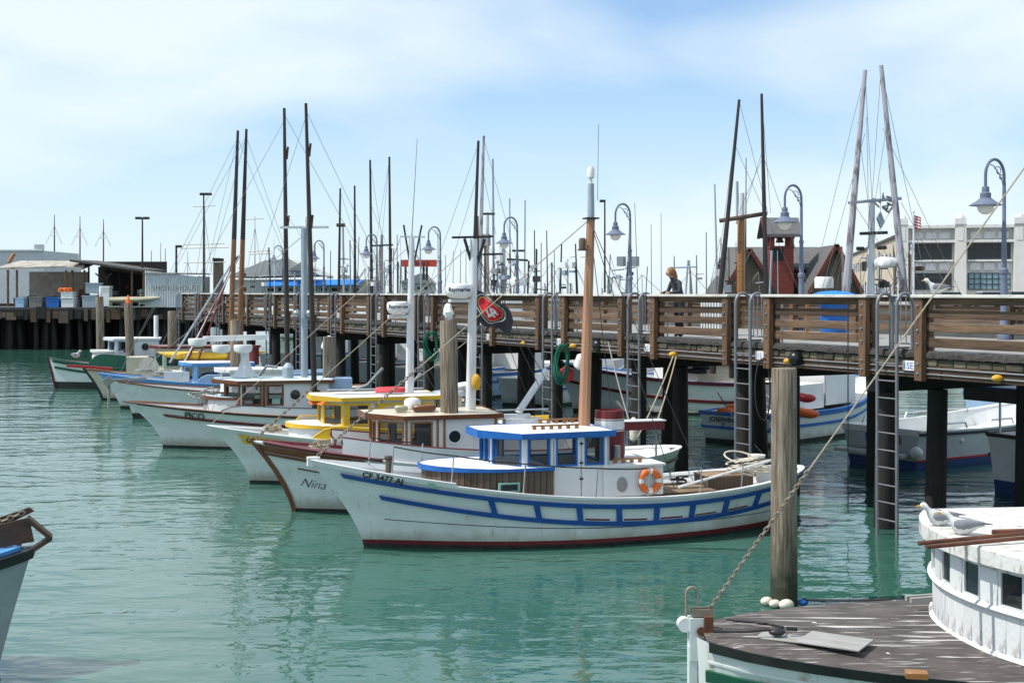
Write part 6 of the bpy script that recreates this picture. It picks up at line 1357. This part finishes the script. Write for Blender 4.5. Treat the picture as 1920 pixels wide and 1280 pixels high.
n0 = 14 * 11; b.v = b.v[:n0] + [(.17 - p[2] * 1.0 - p[0] * .18, p[1], 1.66 - p[0]) for p in b.v[n0:]]; b.build('hair', 'hair', wom)
MB().ball((.33, 0, 1.60), .07, 10, 8, (.8, .9, 1.1)).build('face', 'skin', wom); MB().ball((.395, 0, 1.59), .014, 6, 5).build('nose', 'skin', wom)
# man bent over aft of the yellow cabin
V2 = [(0, 0, .9), (.16, 0, 1.06), (.36, 0, 1.15), (.5, 0, 1.15), (.58, 0, 1.13), (.66, 0, 1.10), (.74, 0, 1.08), (.38, .2, 1.10), (.46, .24, .82), (.58, .18, .60), (.62, .16, .54), (.38, -.2, 1.10), (.46, -.24, .82), (.58, -.18, .60), (.62, -.16, .54), (-.02, .11, .86), (.06, .12, .46), (-.04, .12, .06), (.1, .12, .03), (-.02, -.11, .86), (.06, -.12, .46), (-.04, -.12, .06), (.1, -.12, .03)]
R2 = [(.17, .15), (.17, .14), (.19, .14), .08, .06, .095, .08, .07, .05, .04, .035, .07, .05, .04, .035, .12, .08, .05, .04, .12, .08, .05, .04]
man = skin_person('person', 'person in white shirt and cap bent over behind the yellow cabin', V2, Ed, R2, on(B3, (5.3, 1.0, 1.12)), R(15), (['shirt_white', 'skin', 'trousers'], lambda c: 1 if c.x > .56 and c.z > .98 or c.z < .62 and c.x > .5 else (2 if c.z < .9 and c.x < .3 else 0)))
MB().ball((.70, 0, 1.13), .112, 12, 9, (1, .95, .7)).build('cap', 'trousers', man)

# ---------------------------------------------------------------- football flag on the varnished boat's mast
M('flag_black', (.03, .033, .038), .8, (.05, .055, .06), scale=3); M('flag_red', (.62, .015, .03), .7); M('flag_gold', (.70, .42, .10), .7); M('flag_white', (.78, .78, .78), .7)
fc = P(892, 545, 29.0); t = thing('banner', 'black banner with red oval emblem flying from the white mast', 'flag', fc + Vector((0, -.25, 0)), R(10))
def fs(u, v):                         # u along the fly 0..1, v down the hoist 0..1
    return Vector((.02 + .80 * u + .05 * math.sin(v * 5) * u, .15 * math.sin(u * 8 + v * 3) * (.25 + u), .0 - .70 * v - .36 * u + .16 * u * v + .045 * math.sin(u * 9 + v * 2) - .10 * u * u))
b = MB(); b.grid(lambda u, v: fs(u, v), 22, 16); b.build('cloth', 'flag_black', t)
def oval(rx_, ry_, off, mt, nm, rot=.55, r0=0.0):
    b = MB(); n, m = 40, 7
    for j in range(m + 1):
        q = r0 + (1 - r0) * j / m
        for i in range(n):
            a = 2 * math.pi * i / n; x, y = rx_ * q * math.cos(a), ry_ * q * math.sin(a); X = x * math.cos(rot) - y * math.sin(rot); Y = x * math.sin(rot) + y * math.cos(rot)
            p = fs(min(1, max(0, .40 + X)), min(1, max(0, .44 + Y))); b.v.append((p.x, p.y - off, p.z))
    for j in range(m):
        for i in range(n): k = (i + 1) % n; b.f.append((j * n + i, j * n + k, (j + 1) * n + k, (j + 1) * n + i))
    return b.build(nm, mt, t)
oval(.45, .40, .006, 'flag_white', 'emblem_ring'); oval(.425, .375, .010, 'flag_black', 'emblem_ring'); oval(.37, .315, .014, 'flag_gold', 'emblem_ring'); oval(.345, .29, .018, 'flag_red', 'emblem_field')
for ch_, ox, oy, mt, of in (('S', -.13, -.20, 'flag_white', .024), ('F', -.02, -.26, 'flag_white', .026)):
    mb = text_mb(ch_, .52, 0, .012); out = []
    for p in mb.v:
        x, y = p[0] + ox, -(p[1] + oy); a = .55; X = x * math.cos(a) - y * math.sin(a); Y = x * math.sin(a) + y * math.cos(a); q = fs(min(1, max(0, .40 + X * .8)), min(1, max(0, .44 + Y * .8))); out.append((q.x, q.y - of, q.z))
    mb.v = out; mb.build('emblem_letter', mt, t)

# ---------------------------------------------------------------- things hung on the pier face
def coil(px, py, d, mat, label, r=.2, h=.75, n=14, seed=1):
    c = P(px, py, d); b = MB(); random.seed(seed)
    for k in range(n):
        w = r * random.uniform(.55, 1.0); hh = h * random.uniform(.75, 1.0); ph = random.uniform(-.12, .12); y = random.uniform(-.07, .07)
        b.tube([(ph * math.cos(a) + w * math.sin(a) * (.6 + .4 * (a > math.pi)), y + .03 * math.sin(3 * a), -hh * (1 - math.cos(a)) / 2) for a in [2 * math.pi * i / 14 for i in range(15)]], .015, 5)
    o = b.build('rope_coil', mat, None, c); tag(o, label, 'rope', 'rope coils hung on the pier')
coil(811, 622, 43.0, 'rope_green', 'green rope coil hanging on the pier behind the bag-topped pile', .3, 1.0, 16, 2)
coil(1056, 645, 35.7, 'rope_green', 'green rope coil hanging above the pink float left of the tan mast', .27, 1.2, 16, 4)
for (px, py, d, r, mt, lb) in ((1062, 702, 35.9, .22, 'pink_red', 'round pink-red float hanging under the pier left of the tan mast'), (1492, 672, 27.1, .16, 'buoy_black', 'black ball fender on the pier beam above the near pile'), (1121, 648, 34.3, .17, 'buoy_black', 'black ball fender on the pier beam right of the tan mast')):
    b = MB().ball((0, 0, 0), r, 16, 12); b.lathe([(.04, r * .9), (.05, r * 1.15), (.02, r * 1.2)], 8); o = b.build('ball_float', mt, None, P(px, py, d)); tag(o, lb, 'float', 'ball floats on the pier')
for i, (px, py, d, lb) in enumerate(((1478, 677, 27.4, 'yellow float left of the black ball fender'), (1262, 664, 31.0, 'yellow float on the pier beam above the dark piles'), (1870, 709, 22.4, 'yellow float on the pier beam near the right edge'), (1075, 648, 35.3, 'yellow float beside the green rope coil'), (983, 643, 38.0, 'yellow float on the pier beam right of the banner'), (893, 716, 28.4, 'yellow float hanging on the white mast of the varnished boat'))):
    o = MB().ball((0, 0, 0), .07 if i < 5 else .13, 12, 8, (1.5, 1, .9) if i < 5 else (.8, .6, 1.4)).build('yellow_float', 'buoy_yellow', None, P(px, py, d)); tag(o, lb, 'float', 'yellow floats')
for i, (a, c, d0, d1, mt, r, lb) in enumerate((((1262, 668), (1195, 820), 30.9, 26.2, 'rope', .018, 'tan mooring rope from the pier to the blue-trimmed boat, upper'), ((1268, 668), (1228, 800), 30.9, 26.4, 'rope', .016, 'second tan mooring rope beside the first, down to the blue-trimmed boat'), ((1590, 560), (1590, 960), 25.6, 25.6, 'rope_black', .012, 'black line hanging straight down from the pier left of the nearest ladder'), ((1140, 640), (1180, 790), 33, 29, 'rope_grey', .014, 'grey mooring line behind the red funnel'), ((875, 640), (700, 760), 40, 33, 'rope', .014, 'mooring line from the pier to the yellow boat'), ((1345, 735), (1430, 850), 31, 29, 'rope_black', .013, 'black mooring line to the stern of the blue-trimmed boat'))):
    o = MB().tube(sag(P(*a, d0), P(*c, d1), 8, .08 if i != 2 else 0), r, 5).build('mooring_rope', mt, None); tag(o, lb, 'rope', 'mooring ropes')
c = P(1432, 672, 27.9); b = MB(); b.tube([(.14 * math.sin(a) * (1 + .35 * (a > math.pi)), .02 * math.cos(a), -1.35 * (1 - math.cos(a)) / 2) for a in [2 * math.pi * i / 24 for i in range(25)]], .02, 6); o = b.build('hose_loop', 'rope_black', None, c); tag(o, 'long black hose loop hanging from the pier left of the near pile', 'hose')
c = P(1188, 805, 31); b = MB().lathe([(.02, .3), (.09, .24), (.11, 0), (.09, -.24), (.03, -.3)], 12); o = b.build('hanging_fender', 'buoy_white', None, c); tag(o, 'white cylinder fender hanging on the ladder behind the funnel', 'fender')
c = PW(5.4, -4.9, DECK); t = thing('rubbish_bin', 'blue wheeled bin with domed lid on the pier', 'bin', P(1563, 560, 31.2) * 1); t.location.z = DECK
MB().lathe([(.30, .05), (.36, .95), (.38, .96)], 16).build('bin_body', 'blue', t); MB().lathe([(.62, .98), (.60, 1.04), (.35, 1.13), (.05, 1.16)], 20).build('bin_lid', 'awning_blue', t)
o = MB().span((0, 0, 0), (.02, 0, 1.0), .08, .08).build('utility_post', 'varnish', None, (P(1513, 560, 33).x, 33, DECK)); tag(o, 'short brown post on the pier beside the second lamp', 'post')
for i, (px, d) in enumerate(((1348, 33.5), (955, 44))):
    t = thing('crab_pot_rack', 'white slatted crate standing on the pier behind the leaning woman' if i == 0 else 'white slatted crate on the pier behind the banner', 'crate', (WX(px, d), d, DECK), PA)
    for k in range(7): MB().box((-.36 + .12 * k, 0, .45), (.05, .6, .9)).build('slat', 'white', t)
    MB().box((0, 0, .03), (.8, .62, .05)).build('base', 'white', t)


# ---------------------------------------------------------------- more rigging, antennas and clutter
random.seed(33)
def clutter(root, x0, x1, y0, d, n, seed, hmin=20, hmax=110):
    random.seed(seed); iv = inv_of(root)
    tops_ = []
    for k in range(n):
        x = random.uniform(x0, x1); h = random.uniform(hmin, hmax); dx = random.uniform(-4, 4); tops_.append((x + dx, y0 - h))
        MB().tube([iv @ P(x, y0, d), iv @ P(x + dx, y0 - h, d)], random.choice([.012, .02, .03, .045]), 5).build('antenna', random.choice(['wire', 'mast_white', 'mast_grey', 'wire_dark', 'pole_brown']), root)
    for k in range(n // 2):
        x = random.uniform(x0, x1); y = y0 - random.uniform(10, 70); w = random.uniform(6, 26)
        MB().tube([iv @ P(x, y, d), iv @ P(x + w, y + random.uniform(-3, 3), d)], .025, 5).build('spreader', random.choice(['wire', 'mast_grey', 'wire_dark']), root)
        bx = iv @ P(x + w / 2, y + random.uniform(5, 30), d); MB().box(bx, (random.uniform(.12, .4), .2, random.uniform(.1, .35))).build('rig_box', random.choice(['mast_grey', 'plastic_white', 'steel', 'rust', 'wire_dark']), root)
    w = []
    for k in range(n):
        q = random.choice(tops_); w.append((q, (q[0] + random.choice([-1, 1]) * random.uniform(12, 45), y0 + 4)))
    wires(root, w, d, .010 * d / 55)
clutter(F6, 870, 1010, 552, 58, 16, 1); clutter(F7, 620, 760, 552, 72, 16, 2); clutter(F8, 1015, 1100, 552, 66, 8, 3, 15, 60); clutter(F9, 1120, 1220, 552, 56, 8, 4, 15, 80); clutter(F5, 1340, 1450, 552, 48.5, 9, 5); clutter(F1, 1580, 1720, 552, 40.5, 14, 6); clutter(F11, 440, 600, 552, 80, 12, 7); clutter(F10, 1290, 1320, 552, 60, 2, 8, 20, 50)
for i, (sx_, sy_, ax, hl, tr, lb) in enumerate(((820, 742, 60, 'hull_white', 'blue', 'white hull with blue rail between piles left of the banner'), (640, 716, 60, 'pale_blue', 'maroon', 'pale hull with maroon rail between piles behind the flat-topped pile'))):
    w = WP(sx_, sy_); t, H = far_boat(lb, (w.x, w.y), ax, 8.5, 3, 1.25, hl, tr, zb=2.0, zm=1.2); house(t, 4.2, 6.6, 1, 1.2, 2.7, trim='white', frame='white', side=[('w', .2, .7, 0)], front=2)
# working gear on the decks
def gear_heap(name, mat, label, loc, r, n, seed, rr=.03):
    o = rope_pile(MB(), (0, 0, 0), r, n, rr, seed, .22).build(name, mat, None, loc); return tag(o, label, 'gear')
gear_heap('net_heap', 'rope_green', 'heap of green net on the deck beyond the third ladder', P(1690, 725, 40.5), .5, 14, 41)
gear_heap('hose_heap', 'rope_black', 'heap of black hose on the white striped boat between piles', P(1300, 700, 49), .5, 12, 43, .05)
gear_heap('rope_heap', 'rope_grey', 'grey rope heap on the foredeck of the light blue boat', on(B6, (1.7, -.2, 1.3)), .35, 10, 44, .025)
gear_heap('rope_heap', 'rope', 'tan rope heap on the bow of the varnished boat', on(B2, (.55, 0, 1.28)), .22, 8, 45, .018)
gear_heap('rope_heap', 'rope', 'tan rope heap on the bow of the yellow boat', on(B3, (.55, 0, 1.22)), .22, 8, 46, .02)
for k, (px, py, d, h) in enumerate(((560, 640, 44, 1.2), (680, 640, 44, 1.0), (730, 600, 46, 1.4))):
    c = P(px, py, d)
for k, (a, b_, c_, d) in enumerate((((640, 765), (690, 735), (718, 690), 37), ((745, 765), (770, 735), (790, 700), 37), ((480, 730), (500, 700), (520, 688), 44))):
    o = MB().tube([P(*a, d), P(a[0] + 6, b_[1] + 4, d), P(b_[0], b_[1] - 14, d), P(*c_, d)], .05, 8).build('davit', 'steel', None); tag(o, ['curved grey davit arm rising behind the yellow cabin', 'curved grey davit arm left of the bag-topped pile', 'curved grey davit arm behind the PICO mast'][k], 'davit', 'davits')
for k, (px, py, d, mt, lb) in enumerate(((610, 655, 42.5, 'plastic_white', 'white plastic tub hung by the pier behind the black poles'), (1085, 690, 34.8, 'plastic_white', 'white plastic jug hanging on the pier left of the tan mast'))):
    c = P(px, py, d); o = MB().lathe([(.13, 0), (.17, .05), (.17, .34), (.07, .42), (.07, .48)], 12).build('plastic_jug', mt, None, c, (R(15), R(20), 0)); tag(o, lb, 'jug', 'plastic jugs')

# jumble under the shed roof and along the wharf
random.seed(77)
jb = {}
for k in range(90):
    px = random.uniform(-10, 262); mt = random.choice(['shed_dark', 'stave_wood', 'pier_beam', 'steel', 'pile_dark', 'rust', 'rope_grey', 'mast_grey']); w, h = random.uniform(3, 16), random.uniform(3, 22)
    jb.setdefault(mt, MB()).box((WX(px), WD + random.uniform(1.4, 5.5), wz + h * k_ / 2 + (random.uniform(0, 1.6) if px > 128 and random.random() < .4 else 0)), (w * k_, random.uniform(.3, 1), h * k_), rz=random.uniform(-.3, .3), ry=random.uniform(-.15, .15))
for i, (mt, b) in enumerate(jb.items()): o = b.build('wharf_clutter', mt, None); tag(o, 'jumble of dark gear heaped under the open wharf shed', 'gear', 'wharf clutter', 'stuff')
for (px, w, h, mt) in ((195, 134, 60, 'shed_dark'),):
    MB().box((sx(195), 5.2, sz(527)), (134 * k_, .2, 3.6)).build('back_wall', 'shed_dark', sh)  # near-black sheet added as the shade filling the shed interior
for px in (140, 160, 178, 200, 222): MB().box((sx(px), .5, sz(535)), (.12, .12, 3.2)).build('post', 'shed_dark', sh)
b = MB(); b.add([(sx(118), -2.4, sz(500)), (sx(150), -2.4, sz(503)), (sx(152), 1, sz(489)), (sx(122), 1, sz(486))], [(0, 1, 2, 3)]); b.v += [(p[0], p[1], p[2] - .12) for p in b.v]; b.f += [(7, 6, 5, 4), (0, 4, 5, 1), (1, 5, 6, 2), (2, 6, 7, 3), (3, 7, 4, 0)]; b.build('roof', 'roof_old', sh)
o = MB().span((sx(0) + WX(0) + .3, WD + 1, WZ(492)), (WX(14), WD + 1.4, WZ(475)), .25, .25).build('vent_pipe', 'varnish', None); tag(o, 'leaning brown vent pipe on the pale shed roof', 'pipe')
